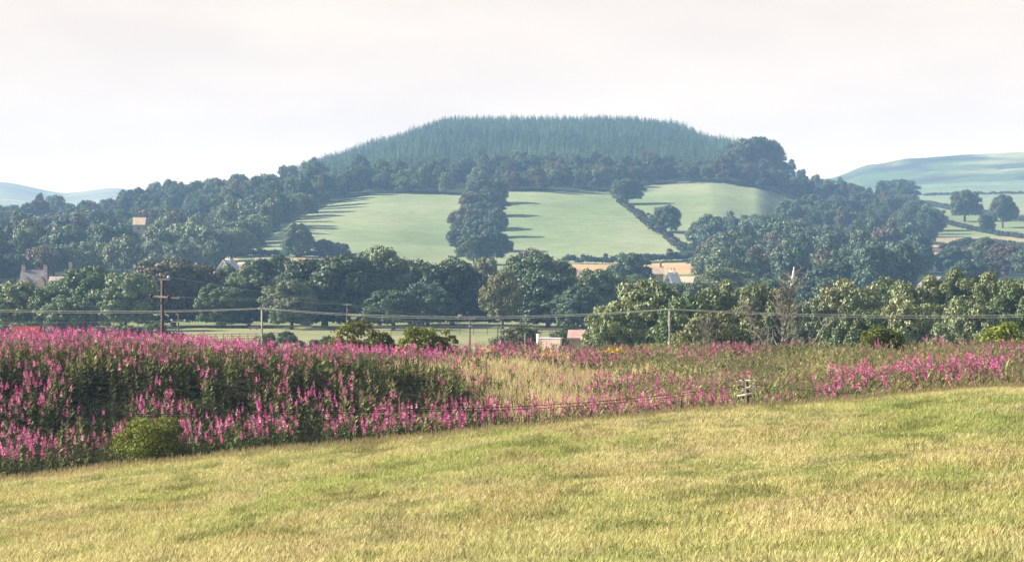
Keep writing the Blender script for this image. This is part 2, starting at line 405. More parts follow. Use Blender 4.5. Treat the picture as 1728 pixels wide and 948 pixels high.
# ------------------------------------------------------------------ foliage meshes
def rand_dirs(n, r):
    v = r.normal(size=(n, 3)); return v / np.linalg.norm(v, axis=1, keepdims=True)
def leaf_quads(P, Nrm, size, r, aspect=1.0):
    """one diamond-shaped leaf clump per point, facing roughly along Nrm"""
    n = len(P); a = rand_dirs(n, r)
    u = np.cross(Nrm, a); u /= np.linalg.norm(u, axis=1, keepdims=True) + 1e-9
    v = np.cross(Nrm, u)
    s = size[:, None] if hasattr(size, '__len__') else size
    su = u * s; sv = v * s * aspect
    V = np.stack([P - su, P - sv * .8, P + su, P + sv], 1).reshape(-1, 3)
    return V
def crown(seed, H, R, n, size, base=.14, lobes=46, lobe_r=.30, jit=.55, top=1.0):
    r = np.random.default_rng(seed)
    zc = H * (base + (1 - base) * .47); hz = H * (1 - base) * .5
    L_, LR = [], []
    k = 0
    while k < lobes:
        d = rand_dirs(1, r)[0]
        if d[2] < -.75: continue
        q = r.uniform(.55, .84)
        if k < lobes * .2: q *= r.uniform(.2, .7)
        wob = 1 + .18 * math.sin(3 * math.atan2(d[1], d[0]) + seed) + r.uniform(-.1, .1)
        zz = d[2] * q * hz * top
        narrow = 1.0 if d[2] < 0 else 1.0
        L_.append((d[0] * q * R * wob * narrow, d[1] * q * R * wob * narrow, zc + zz)); LR.append(R * lobe_r * r.uniform(.65, 1.25)); k += 1
    L_, LR = np.array(L_), np.array(LR)
    m = n * 3
    wgt = LR ** 2 / (LR ** 2).sum(); li = r.choice(lobes, m, p=wgt)
    d = rand_dirs(m, r); d[:, 2] = np.where(d[:, 2] < -.35, -d[:, 2], d[:, 2])
    rad = LR[li] * np.where(r.random(m) < .16, r.uniform(1.0, 1.45, m), r.uniform(.66, 1.14, m)) * (1 + .22 * (fbm(d[:, 0] * 3 + li, d[:, 1] * 3 + d[:, 2] * 4, seed) - .5))
    P = L_[li] + d * rad[:, None] * np.array([1, 1, .82])
    inside = np.zeros(m, bool)
    for j in range(lobes):
        inside |= (((P - L_[j]) / np.array([1, 1, .82])) ** 2).sum(1) < (LR[j] * .72) ** 2
    keep = np.where(~inside & (P[:, 2] > H * max(.035, base * .6)))[0][:n]
    P, d, li = P[keep], d[keep], li[keep]
    nr = d + rand_dirs(len(P), r) * jit; nr /= np.linalg.norm(nr, axis=1, keepdims=True)
    sz = size * r.uniform(.6, 1.35, len(P))
    V = leaf_quads(P, nr, sz, r, .8)
    tone = (.58 + .84 * r.random(len(P))) * (.88 + .24 * r.random(lobes))[li]
    warm = r.uniform(-.05, .08, lobes)[li]
    col = np.stack([tone * (1 + warm), tone, tone * (1 - warm)], 1)
    return V, np.repeat(col, 4, 0)
def limbs(mb, H, R, base, seed, n=6):
    r = random.Random(seed)
    tr = H * .032
    mb.tube([(0, 0, -.6), (0, 0, .2), (r.uniform(-.1, .1), 0, H * base), (r.uniform(-.3, .3), r.uniform(-.3, .3), H * .45), (0, 0, H * .75)], [tr * 1.5, tr * 1.15, tr, tr * .7, tr * .2], 8)
    for i in range(n):
        a = 2 * math.pi * i / n + r.uniform(-.4, .4); q = R * r.uniform(.5, .75); z0 = H * (base + r.uniform(0, .18))
        mb.tube([(0, 0, z0), (math.cos(a) * q * .45, math.sin(a) * q * .45, z0 + H * .1), (math.cos(a) * q, math.sin(a) * q, z0 + H * r.uniform(.18, .36))], [tr * .55, tr * .35, tr * .1], 5)
def q4(n): return np.arange(n * 4).reshape(-1, 4)
def vsize(V): return float(np.quantile(V[:, 2], .995)), float(np.quantile(np.hypot(V[:, 0], V[:, 1]), .97))
NEAR = []      # (crown mesh, trunk mesh) at H=12 R=7, trunk and crown as separate parts
specs = [(11, .0, 130, .18), (12, -.12, 170, .155), (13, .02, 110, .19), (14, -.10, 150, .16), (15, -.16, 190, .15)]
for sd_, base, lb, lr in specs:
    V, c = crown(sd_, 12, 7, 24000, .24, base, lb, lr, .7)
    cm = mesh_np('crown', V, q4(len(V) // 4), mats=[M_TREE], col=c)
    mb = MB(); limbs(mb, 12, 7, base + .18, sd_, 8)
    tm = bpy.data.meshes.new('trunk'); tm.from_pydata(mb.v, [], mb.f); tm.materials.append(M_BARK)
    NEAR.append((cm, tm, base, vsize(V)))
CLOSE = []     # coarser leaf clumps for the trees near the embankment
for sd_, base, lb, lr in [(21, -.1, 200, .135), (22, -.1, 260, .12), (23, -.05, 170, .15)]:
    V, c = crown(sd_, 12, 7, 34000, .18, base, lb, lr, .75)
    cm = mesh_np('crown', V, q4(len(V) // 4), mats=[M_TREE], col=c)
    mb = MB(); limbs(mb, 12, 7, base + .05, sd_, 8)
    tm = bpy.data.meshes.new('trunk'); tm.from_pydata(mb.v, [], mb.f); tm.materials.append(M_BARK)
    CLOSE.append((cm, tm, base, vsize(V)))
MID = []       # whole trees as one mesh for the far woods
for sd_, lb, lr in [(31, 50, .26), (32, 64, .23), (33, 44, .28), (34, 70, .21), (35, 56, .25), (36, 60, .24)]:
    V, c = crown(sd_, 12, 7, 6000, .36, -.05, lb, lr, .65)
    nl = len(V)
    mb = MB(); limbs(mb, 12, 7, .12, sd_, 5)
    tv = np.array(mb.v); tf = [f for f in mb.f if len(f) == 4]
    me = mesh_np('broadleaf_tree', np.concatenate([V, tv]), np.concatenate([q4(nl // 4), np.array(tf) + nl]), mats=[M_TREE, M_BARK],
                 mi4=np.concatenate([np.zeros(nl // 4, int), np.ones(len(tf), int)]), col=np.concatenate([c, np.tile((.08, .07, .06), (len(tv), 1))]))
    MID.append((me, V, c))
def conifer_arrays(seed, H=15, R=2.4, whorls=9, per=7):
    r = np.random.default_rng(seed); V = []; c = []
    for i in range(whorls):
        t = i / whorls; z = H * (.06 + .92 * t); rr = R * (1 - t) ** .85 * r.uniform(.85, 1.15) + .12
        for k in range(per):
            a = 2 * math.pi * (k + r.random()) / per; ln = rr * r.uniform(.75, 1.15); dx, dy = math.cos(a), math.sin(a)
            wd = rr * .42 + .1; drop = ln * .30
            p0 = (0, 0, z + .55); p1 = (dx * ln * .6 - dy * wd, dy * ln * .6 + dx * wd, z - drop * .4 + .1)
            p2 = (dx * ln, dy * ln, z - drop); p3 = (dx * ln * .6 + dy * wd, dy * ln * .6 - dx * wd, z - drop * .4 + .1)
            V += [p0, p1, p2, p3]; g = r.uniform(.75, 1.25); c += [(g, g, g)] * 4
    V += [(-.12, 0, H * .9), (.12, 0, H * .9), (.02, 0, H + .5), (-.02, 0, H + .5)]; c += [(1, 1, 1)] * 4
    return np.array(V, float), np.array(c, float)
CON = [conifer_arrays(60 + i, 15, rr) for i, rr in enumerate((2.8, 3.1, 2.5, 3.3, 2.9))]
CONM = []
for i, (V, c) in enumerate(CON):
    mb = MB(); mb.tube([(0, 0, -.5), (0, 0, 7), (0, 0, 14)], [.2, .14, .03], 5)
    tv = np.array(mb.v); tf = np.array([f for f in mb.f if len(f) == 4]) + len(V)
    CONM.append(mesh_np('conifer_tree', np.concatenate([V, tv]), np.concatenate([q4(len(V) // 4), tf]), mats=[M_TREE, M_BARK],
        mi4=np.concatenate([np.zeros(len(V) // 4, int), np.ones(len(tf), int)]), col=np.concatenate([c, np.tile((.1, .08, .06), (len(tv), 1))])))

GREEN = dict(dark=(0.070, 0.106, 0.042), mid=(0.099, 0.142, 0.048), light=(0.157, 0.195, 0.074), pale=(0.191, 0.218, 0.100), olive=(0.139, 0.153, 0.053),
             brown=(0.133, 0.118, 0.063), blue=(0.072, 0.118, 0.065), purple=(0.110, 0.088, 0.063), yellow=(0.197, 0.224, 0.047), sage=(0.145, 0.183, 0.092))
def jitter(c, a=.12):
    k = 1 + random.uniform(-a, a); return (c[0] * k * (1 + random.uniform(-.08, .08)), c[1] * k, c[2] * k * (1 + random.uniform(-.1, .1)), 1)

# ------------------------------------------------------------------ trees of the valley floor, one by one
def big_tree(px, top, width, d, tone, label, proto=None, name='broadleaf_tree', cat='tree', group=None):
    i = random.randrange(len(NEAR)) if proto is None else proto
    cm, tm, base, (vz, vr) = CLOSE[i % 3] if d < 330 else NEAR[i]
    width *= 1.3 if d < 330 else 1.12
    g = at(px, d); h = -(top - HY) / F * d - g.z; r = width / F * d / 2
    e = empty(name, g, random.uniform(0, 6.28)); e.scale = (r / vr * random.uniform(.95, 1.1), r / vr, h / vz)
    tag(e, label, cat, group)
    c = link('crown', cm, e); c.color = jitter(GREEN[tone], .06)
    if d < 330: c.color = tuple(v * 1.2 for v in c.color[:3]) + (1,)
    t = link('trunk', tm, e)
    return e
G1 = 'broadleaf trees standing on the valley floor'
T = [
 (-140, 468, 120, 440, 'mid', 'rounded green tree off the left end of the valley row', 1),
 (-60, 462, 110, 430, 'light', 'pale green tree behind the left end of the willowherb bank', 3),
 (30, 476, 95, 420, 'light', 'pale yellow green tree below the two-chimney stone house', 3),
 (92, 482, 80, 415, 'mid', 'low mid green tree between the stone house and the tall gable', 1),
 (150, 452, 105, 440, 'mid', 'tall green tree just right of the stone gable with one chimney', 0),
 (212, 462, 100, 425, 'light', 'light green tree next to the large brown tinged tree by the tall pole', 3),
 (120, 500, 90, 400, 'sage', 'grey green bushy tree low behind the pink flowers on the far left', 4),
 (292, 440, 146, 450, 'brown', 'large dark brown tinged tree directly behind the tall telegraph pole', 0),
 (375, 482, 78, 440, 'mid', 'small green tree right of the large brown tinged tree', 1),
 (420, 470, 84, 452, 'mid', 'green tree below the white house with the chimney', 3),
 (452, 434, 96, 500, 'dark', 'dark green tree standing right of the white house', 1),
 (492, 474, 88, 430, 'sage', 'pale grey green tree on the left flank of the great dome tree', 3),
 (548, 434, 172, 445, 'dark', 'great dark dome-shaped tree in the middle of the valley row', 1),
 (640, 420, 104, 455, 'light', 'tallest pale crowned tree with bright leaf clumps right of the great dome tree', 2),
 (692, 442, 92, 462, 'mid', 'green tree between the pale crowned tree and the dark round one', 0),
 (664, 490, 90, 425, 'dark', 'dark tree with a visible trunk under the pale crowned tree', 0),
 (764, 438, 118, 452, 'dark', 'dark rounded tree below the foot of the tree belt', 1),
 (722, 480, 80, 440, 'blue', 'small shady tree tucked left of the dark rounded tree', 3),
 (820, 436, 60, 540, 'pale', 'small pale grey tree peeping over the valley row', 3),
 (848, 458, 66, 430, 'olive', 'slender olive tree with a see-through crown', 2),
 (905, 432, 120, 480, 'mid', 'broad green tree beneath the middle pasture', 0),
 (925, 460, 118, 440, 'dark', 'dark blue green tree in front of the tan stubble field', 1),
 (893, 422, 70, 560, 'brown', 'dull brown green tree crown at the bottom left of the middle pasture', 3),
 (1005, 456, 88, 455, 'mid', 'round tree just right of the low stubble strip', 3),
 (975, 486, 84, 425, 'blue', 'bluish tree behind the pink roofed shed', 4),
 (1062, 428, 66, 640, 'blue', 'dark bushy tree between the two tan stubble patches', 3),
 (1072, 466, 74, 500, 'light', 'pale tree below the white house with two chimneys', 2),
 (1158, 478, 84, 470, 'mid', 'green tree under the white gabled farmhouse', 1),
 (1225, 452, 96, 560, 'light', 'pale green tree right of the farm with the twin chimneys', 3),
 (1290, 470, 90, 520, 'mid', 'green tree behind the leafy thicket left of the dead tree', 0),
 (1385, 470, 92, 500, 'blue', 'bluish tree behind the bleached dead tree', 1),
]
for px, top, wd, d, tone, lab, pr in T: big_tree(px, top, wd, d, tone, lab, pr, group=G1)
big_tree(380, 449, 62, 492, 'mid', 'low green tree masking the foot of the white house with the stout chimney', 1, group=G1)
big_tree(412, 452, 56, 486, 'light', 'small light tree right below the white house with the stout chimney', 3, group=G1)
G2 = 'leafy trees close behind the embankment'
T2 = [
 (1040, 512, 92, 215, 'pale', 'pale leafy bush-like tree at the left end of the near thicket', 4),
 (1100, 478, 130, 235, 'light', 'broad bright green tree behind the pole at the middle right', 3),
 (1165, 500, 100, 225, 'mid', 'mid green tree just right of the short pale pole', 1),
 (1222, 480, 96, 240, 'light', 'bright topped green tree above the pink flower tips', 4),
 (1200, 530, 110, 205, 'olive', 'scrubby olive tree showing bare twigs at its foot', 2),
 (1295, 486, 104, 235, 'olive', 'olive green tree left of the bleached dead tree', 2),
 (1372, 506, 70, 225, 'sage', 'small grey green tree right of the bleached dead tree', 4),
 (1428, 478, 116, 240, 'pale', 'rounded pale tree left in the long hedge-like row on the right', 4),
 (1495, 474, 110, 250, 'light', 'second rounded pale tree of the row on the right', 3),
 (1560, 474, 104, 245, 'light', 'light green tree in the middle of the row on the right', 4),
 (1450, 528, 110, 215, 'mid', 'low dark green tree under the row on the right', 3),
 (1530, 508, 112, 215, 'pale', 'broad pale tree standing forward of the row on the right', 4),
 (1612, 462, 110, 255, 'mid', 'deep green taller tree beside the half-hidden pale house', 1),
 (1672, 466, 104, 245, 'light', 'light green tree near the right end of the row', 4),
 (1632, 510, 104, 205, 'pale', 'pale silvery tree in front of the row behind the yellow bush', 4),
 (1745, 466, 120, 240, 'mid', 'green tree closing the row on the far right', 3),
 (1840, 470, 130, 240, 'light', 'light tree beyond the end of the row', 4),
 (1940, 470, 130, 230, 'mid', 'darker tree well beyond the end of the row', 3),
]
for px, top, wd, d, tone, lab, pr in T2: big_tree(px, top, wd, d, tone, lab, pr, group=G2)
# lone and notable trees on the slopes
def slope_tree(px, top, width, basepy, tone, label, pr, dmin=560, group=None):
    d = hit(px, basepy, dmin); return big_tree(px, top, width, d, tone, label, pr, group=group)
LN = [
 (1058, 302, 52, 345, 'dark', 'lone round tree at the top corner of the middle pasture', 0),
 (1123, 348, 54, 392, 'dark', 'round tree halfway down the hedge between the pastures', 1),
 (1180, 374, 40, 422, 'mid', 'slender tree at the foot of the hedge between the pastures', 2),
 (501, 378, 50, 434, 'mid', 'pointed bushy tree at the lower left corner of the left pasture', 4),
 (548, 404, 34, 434, 'blue', 'small round tree at the bottom of the left pasture', 3),
 (576, 410, 26, 436, 'blue', 'smallest bush-like tree at the bottom of the left pasture', 1),
 (1513, 304, 70, 345, 'dark', 'large dark tree on the skyline of the right hand wood', 0),
 (1628, 322, 54, 374, 'dark', 'lone spreading tree with clear trunk in the right hand field', 0),
 (1692, 330, 46, 385, 'dark', 'lone tree at the right end of the field hedge', 2),
 (1665, 360, 26, 393, 'dark', 'small round dark tree between the two lone field trees', 1),
 (1605, 416, 56, 462, 'blue', 'bluish tree above the half-hidden pale house', 3),
 (1664, 402, 50, 462, 'mid', 'tall pale topped tree right of the half-hidden pale house', 2),
 (1700, 412, 60, 465, 'purple', 'dull purple tree at the far right edge above the near row', 1),
 (1640, 440, 80, 486, 'blue', 'dark low tree between the pale house and the purple tree', 1),
 (1740, 420, 70, 470, 'dark', 'dark tree past the right end of the lane', 0),
 (228, 318, 46, 368, 'blue', 'round tree standing apart on the left skyline', 1),
 (1277, 233, 74, 300, 'dark', 'largest dark broadleaf clump on the right shoulder of the hill', 0),
 (1248, 240, 44, 296, 'dark', 'dark broadleaf tree on the skyline where the conifers end', 1),
 (1304, 258, 40, 306, 'blue', 'smaller broadleaf tree stepping down the right shoulder of the hill', 3),
 (1405, 312, 40, 352, 'brown', 'brownish tree on the saddle right of the hill', 3),
]
for r_ in LN: slope_tree(*r_)
# the belt of trees between the left and the middle pasture
GB = 'tree belt between the left and middle pastures'
belt = [(838, 302, 36, 344, 'dark'), (810, 304, 40, 346, 'dark'), (796, 324, 42, 366, 'brown'), (828, 318, 46, 366, 'dark'), (812, 342, 56, 388, 'blue'),
        (786, 352, 50, 402, 'brown'), (782, 372, 52, 422, 'dark'), (818, 366, 64, 424, 'blue'), (838, 352, 40, 402, 'dark'), (828, 388, 60, 446, 'blue'), (800, 396, 54, 446, 'dark'), (846, 398, 34, 436, 'dark')]
bl = ['topmost dark tree on the right side of the belt', 'topmost tree on the left side of the belt', 'brownish tree below the head of the belt',
      'dark tree beside the brownish one near the head of the belt', 'bluish tree in the middle of the belt', 'brownish tree on the left edge of the belt',
      'dark tree bulging over the left edge of the belt', 'large rounded bluish tree in the lower belt', 'dark tree on the right edge of the belt',
      'big round tree at the foot of the belt', 'dark tree at the foot of the belt on its left', 'narrow tree at the right foot of the belt']
for (px, top, wd, by, tone), lb in zip(belt, bl):
    slope_tree(px, top, wd, by, tone, lb, None, 650, GB)

# ------------------------------------------------------------------ woods on the slopes
WOODL = [(-700, 480), (-700, 380), (0, 368), (190, 364), (300, 336), (470, 313), (560, 309), (640, 312), (650, 322), (560, 343), (510, 362), (420, 410), (385, 432), (370, 455), (300, 470), (-100, 482)]
WOODT = [(560, 312), (640, 302), (760, 292), (900, 290), (1060, 292), (1200, 294), (1300, 282), (1330, 306), (1420, 330), (1440, 350), (1370, 346), (1290, 322), (1220, 308), (1150, 305), (1080, 312), (1045, 320), (860, 321), (770, 328), (640, 322)]
WOODR = [(1195, 475), (1205, 436), (1270, 414), (1335, 400), (1385, 368), (1430, 338), (1500, 338), (1540, 362), (1590, 400), (1592, 418), (1545, 424), (1560, 470), (1540, 500), (1200, 495)]
def scatter(poly, sx, sy_, drange, seed):
    """jittered grid of tree feet over a polygon of seen ground"""
    r = random.Random(seed); xs = [p[0] for p in poly]; ys = [p[1] for p in poly]; res = []
    y = max(ys); row = 0
    while y > min(ys):
        x = min(xs) + (row % 2) * sx / 2
        while x < max(xs):
            jx, jy = x + r.uniform(-.38, .38) * sx, y + r.uniform(-.5, .5) * sy_
            if inpoly(poly, [jx], [jy])[0]:
                d = hit(jx, jy, drange[0])
                if d < drange[1]: res.append((jx, d))
            x += sx
        y -= sy_; row += 1
    return res
woods = []
for poly, sx, sy_, dr, sd_, nm in ((WOODL, 31, 11.5, (600, 1720), 5, 'L'), (WOODT, 30, 11, (900, 1750), 6, 'T'), (WOODR, 31, 11.5, (620, 1650), 7, 'R')):
    for px, d in scatter(poly, sx, sy_, dr, sd_):
        woods.append((px, d, nm))
def edge_row(line, step, dmin, nm, seed):
    r = random.Random(seed)
    for (xa, ya), (xb, yb) in zip(line[:-1], line[1:]):
        n = max(1, int(math.hypot(xb - xa, (yb - ya) * 2) / step))
        for i in range(n):
            t = i / n; x_, y_ = xa + (xb - xa) * t + r.uniform(-4, 4), ya + (yb - ya) * t + r.uniform(-1.5, 1)
            woods.append((x_, hit(x_, y_, dmin), nm))
edge_row([(400, 434), (430, 411), (470, 388), (518, 361), (560, 344), (628, 324), (700, 327), (768, 329)], 17, 640, 'L', 1)
edge_row([(858, 323), (950, 322), (1040, 321), (1086, 313), (1150, 306), (1220, 308), (1300, 321), (1366, 346)], 20, 900, 'T', 2)
edge_row([(1205, 424), (1270, 408), (1335, 394), (1385, 364)], 26, 700, 'R', 3)
r = random.Random(44)
for row, (d0, s0) in enumerate(((520, 52), (575, 56))):
    x_ = -150 + row * 26
    while x_ < 1420:
        woods.append((x_ + r.uniform(-12, 12), d0 + r.uniform(-18, 18), 'V')); x_ += s0
woods = [t for t in woods if not (abs(t[0] - 236) < 19 and 780 < t[1] < 975)]
woods.sort(key=lambda t: t[1])
ZT = {'dark': 'dark green', 'mid': 'mid green', 'blue': 'bluish green', 'sage': 'grey green', 'brown': 'brown tinged', 'purple': 'purple tinged', 'light': 'light green', 'pale': 'pale'}
def wood_label(px, d, nm, tone):
    if nm == 'V': where = 'low in the second line behind the valley row, ' + ('left part' if px < 400 else 'middle part' if px < 900 else 'right part')
    elif nm == 'L': where = ('on the wooded left slope, ' + ('skyline rows' if d > 1250 else 'lower rows' if d < 850 else 'middle rows')) if px < 420 else 'at the wood edge left of the left pasture' if px < 620 else 'along the top of the left pasture'
    elif nm == 'T': where = 'between the conifers and ' + ('the left pasture' if px < 780 else 'the middle pasture' if px < 1060 else 'the right pasture' if px < 1300 else 'the saddle on the right')
    else: where = 'in the wood right of the pastures, ' + ('lower rows' if d < 800 else 'middle rows' if d < 1050 else 'upper rows')
    return ZT[tone] + ' tree ' + where
LABW = {'V': ('', 'second line of trees behind the valley row'), 'L': ('broadleaf tree in the wood covering the left shoulder of the hill', 'broadleaf wood on the left slope'),
        'T': ('broadleaf tree in the belt between the pastures and the conifers', 'broadleaf wood above the pastures'),
        'R': ('broadleaf tree in the wood right of the pastures', 'broadleaf wood right of the pastures')}
n_ind = 0; rest = []
tones = ['dark'] * 5 + ['mid'] * 5 + ['blue'] * 4 + ['sage'] * 3 + ['brown'] * 2 + ['light'] * 3 + ['purple'] * 1
vis = [t for t in woods if -60 < t[0] < 1790]
for px, d, nm in woods:
    low = random.random(); tone = random.choice(tones)
    h = random.uniform(9.5, 15.5) * (1.0 if d > 800 else .85); rr = random.uniform(3.9, 7.2) * (1 if d > 800 else .9)
    if nm == 'T': h *= .88; rr *= .9
    if nm == 'V':
        ty = np.interp(px, [0, 110, 330, 380, 420, 520, 600, 640, 900, 960, 1040, 1100, 1190, 1300, 1400], [474, 466, 452, 450, 446, 466, 462, 450, 462, 474, 472, 480, 480, 466, 476]) + random.uniform(0, 12)
        h = max(5, -(ty - HY) / F * d - float(HH(px, d))); rr = random.uniform(4.2, 5.6)
    if nm in 'RT': tone = random.choice(['dark'] * 4 + ['blue'] * 4 + ['mid'] * 2 + ['brown', 'sage'])
    if nm == 'L' and 60 < px < 400 and d < 1000 and low < .45: tone = random.choice(['light', 'sage', 'pale'])
    if -60 < px < 1790 and n_ind < 222:
        o = link('woodland_tree', random.choice(MID)[0]); n_ind += 1
        o.location = at(px, d); o.rotation_euler = (0, 0, random.uniform(0, 6.28)); o.scale = (rr / 6.6 * random.uniform(.85, 1.15), rr / 6.6 * random.uniform(.85, 1.15), h / 11.6)
        o.color = jitter(GREEN[tone], .2); lb, gp = LABW[nm]; tag(o, wood_label(px, d, nm, tone), 'tree', gp)
    else: rest.append((px, d, tone, rr, h))
def merged(name, items, src, label, cat):
    Vs, Cs = [], []
    for px, d, color, rr, h in items:
        V, c = src[random.randrange(len(src))]
        a = random.uniform(0, 6.28); ca, sa = math.cos(a), math.sin(a); g = at(px, d)
        W = np.empty_like(V); W[:, 0] = (V[:, 0] * ca - V[:, 1] * sa) * rr + g.x; W[:, 1] = (V[:, 0] * sa + V[:, 1] * ca) * rr + g.y; W[:, 2] = V[:, 2] * h + g.z
        Vs.append(W); Cs.append(c * np.array(color[:3]))
    V = np.concatenate(Vs); o = link(name, mesh_np(name, V, q4(len(V) // 4), mats=[M_VEG], col=np.concatenate(Cs)))
    return tag(o, label, cat, kind='stuff')
merged('woodland', [(px, d, jitter(GREEN[t_], .2), rr / 6.6, h / 11.6) for px, d, t_, rr, h in rest], [(m[1], m[2]) for m in MID],
       'farther broadleaf woodland spreading over the hill slopes and skyline', 'woodland')
# conifer plantation on the hilltop
con = []
r = random.Random(9)
y = 1330.0
while y < 2120:
    x = -190.0
    while x < 230:
        jx, jy = x + r.uniform(-1.8, 1.8), y + r.uniform(-5, 5)
        px = CX + F * jx / jy
        g = float(HH(px, jy)); py = HY - F * g / jy
        lower = np.interp(px, [480, 560, 640, 760, 900, 1060, 1200, 1262], [304, 307, 302, 294, 293, 295, 298, 278])
        if 490 < px < 1262 + 8 * math.sin(jy) and py < lower + r.uniform(-5, 5) and fbm(jx * .06, jy * .03, 55, 3) > .34: con.append((px, jy))
        x += 3.5
    y += 9.5
con.sort(key=lambda t: t[1])
CT = [(.065, .115, .05), (.088, .145, .058), (.048, .09, .045), (.105, .165, .062)]
items = []
for i, (px, d) in enumerate(con):
    h = r.uniform(.44, .64) * (1.18 if r.random() < .06 else 1); s_ = h * r.uniform(1.15, 1.6); cc = jitter(r.choice(CT), .30); pk_ = .62 + .8 * float(fbm(d * (px - CX) / F * .03, d * .015, 57, 3)); cc = (cc[0] * pk_, cc[1] * pk_, cc[2] * pk_, 1)
    if i < 298:
        o = link('conifer_tree', r.choice(CONM)); o.location = at(px, d); o.rotation_euler = (0, 0, r.uniform(0, 6.28)); o.scale = (s_, s_, h); o.color = cc
        tag(o, 'narrow conifer at the lower edge of the hilltop plantation ' + ('above the left wood' if px < 640 else 'above the left pasture' if px < 780 else 'above the middle pasture' if px < 1060 else 'above the right pasture'), 'conifer', 'conifers along the lower edge of the plantation')
    else: items.append((px, d, cc, s_, h))
merged('conifer_plantation', items, CON, 'dense blue green conifer plantation covering the hilltop', 'plantation')

# ------------------------------------------------------------------ hedges and bushes
def leafy(points, radii, n, size, color, seed, name, label, cat, group=None, parent=None, zs=1.0):
    """leaf clumps in a chain of soft lumps given in world space"""
    r_ = np.random.default_rng(seed); pts = np.array(points, float); rad = np.array(radii, float)
    li = r_.choice(len(pts), n, p=rad ** 2 / (rad ** 2).sum()); d = rand_dirs(n, r_); d[:, 2] = np.abs(d[:, 2]) * .95 - .1
    P = pts[li] + d * (rad[li] * r_.uniform(.62, 1.1, n))[:, None] * np.array([1, 1, zs])
    nr = d + rand_dirs(n, r_) * .6; nr /= np.linalg.norm(nr, axis=1, keepdims=True)
    V = leaf_quads(P, nr, size * r_.uniform(.6, 1.4, n), r_, .8)
    t_ = r_.uniform(.75, 1.25, n); col = t_[:, None] * np.array(color)
    o = link(name, mesh_np(name, V, q4(n), mats=[M_VEG], col=np.repeat(col, 4, 0)), parent)
    if parent is None: tag(o, label, cat, group)
    return o
def hedge(pix, hgt, rad, color, label, seed, gap=0.0, dmin=600):
    pts, rr = [], []; r_ = random.Random(seed)
    ws = [at(px, hit(px, py, dmin)) for px, py in pix]
    for a, b in zip(ws[:-1], ws[1:]):
        n = max(2, int((b - a).length / (rad * .9)))
        for i in range(n):
            if r_.random() < gap: continue
            p = a.lerp(b, i / n); k = r_.uniform(.6, 1.25); z = float(Hxy(p.x, p.y))
            pts.append((p.x + r_.uniform(-1, 1), p.y + r_.uniform(-1, 1), z + hgt * .35 * k)); rr.append(rad * k)
    return leafy(pts, rr, min(14000, len(pts) * 160), .38, color, seed, 'hedge', label, 'hedge', 'field hedges on the slopes', zs=hgt / rad * .6)
hedge([(1046, 341), (1070, 358), (1100, 384), (1130, 404), (1152, 424)], 1.8, 1.5, (.06, .06, .04), 'straggling hedge running down between the middle and right pastures', 301, .25)
hedge([(1150, 420), (1190, 424), (1210, 430)], 3.0, 2.4, (.055, .08, .04), 'bushy hedge end below the slender hedge tree', 302)
hedge([(965, 445), (1020, 446), (1080, 444), (1150, 440), (1200, 436)], 2.8, 2.2, (.045, .065, .04), 'hedge along the bottom of the middle pasture', 303)
hedge([(395, 432), (460, 432), (530, 434), (600, 437), (660, 440)], 2.0, 1.8, (.04, .05, .035), 'thin dark hedge along the bottom of the left pasture', 304)
hedge([(1552, 346), (1590, 352), (1640, 362), (1700, 372), (1760, 378)], 3.2, 2.4, (.04, .06, .035), 'hedge above the lone trees in the right hand field', 305, dmin=1000)
hedge([(1575, 372), (1630, 386), (1690, 398), (1760, 408)], 1.8, 1.5, (.04, .06, .035), 'thin hedge line crossing below the lone field trees', 306, dmin=900)
hedge([(1560, 331), (1620, 330), (1728, 328), (1800, 328)], 2.4, 2.0, (.04, .06, .04), 'distant hedge at the foot of the moorland hill', 307, dmin=1700)
hedge([(1598, 424), (1640, 412), (1700, 418), (1760, 430)], 3, 2.5, (.05, .07, .04), 'low hedge above the tan field on the right', 308, dmin=700)
def valley_hedge(p0, p1, d0, d1, hgt, color, label, seed):
    pts, rr = [], []; r_ = random.Random(seed); a, b = at(p0, d0), at(p1, d1); n = int((b - a).length / 1.6)
    for i in range(n):
        p = a.lerp(b, i / n); k = r_.uniform(.5, 1.3); pts.append((p.x, p.y + r_.uniform(-1, 1), float(Hxy(p.x, p.y)) + hgt * .4 * k)); rr.append(hgt * .55 * k)
    leafy(pts, rr, min(14000, n * 200), .22, color, seed, 'hedge', label, 'hedge', 'valley hedges')
valley_hedge(-80, 322, 372, 366, 2.6, (.07, .10, .045), 'dark hedge in front of the valley trees left of the tall pole', 351)
valley_hedge(484, 640, 330, 336, 2.2, (.08, .11, .05), 'green hedge at the right end of the open pale field', 352)
valley_hedge(-80, 1250, 446, 446, 2.4, (.05, .075, .04), 'long shady undergrowth hedge running under the valley trees', 353)
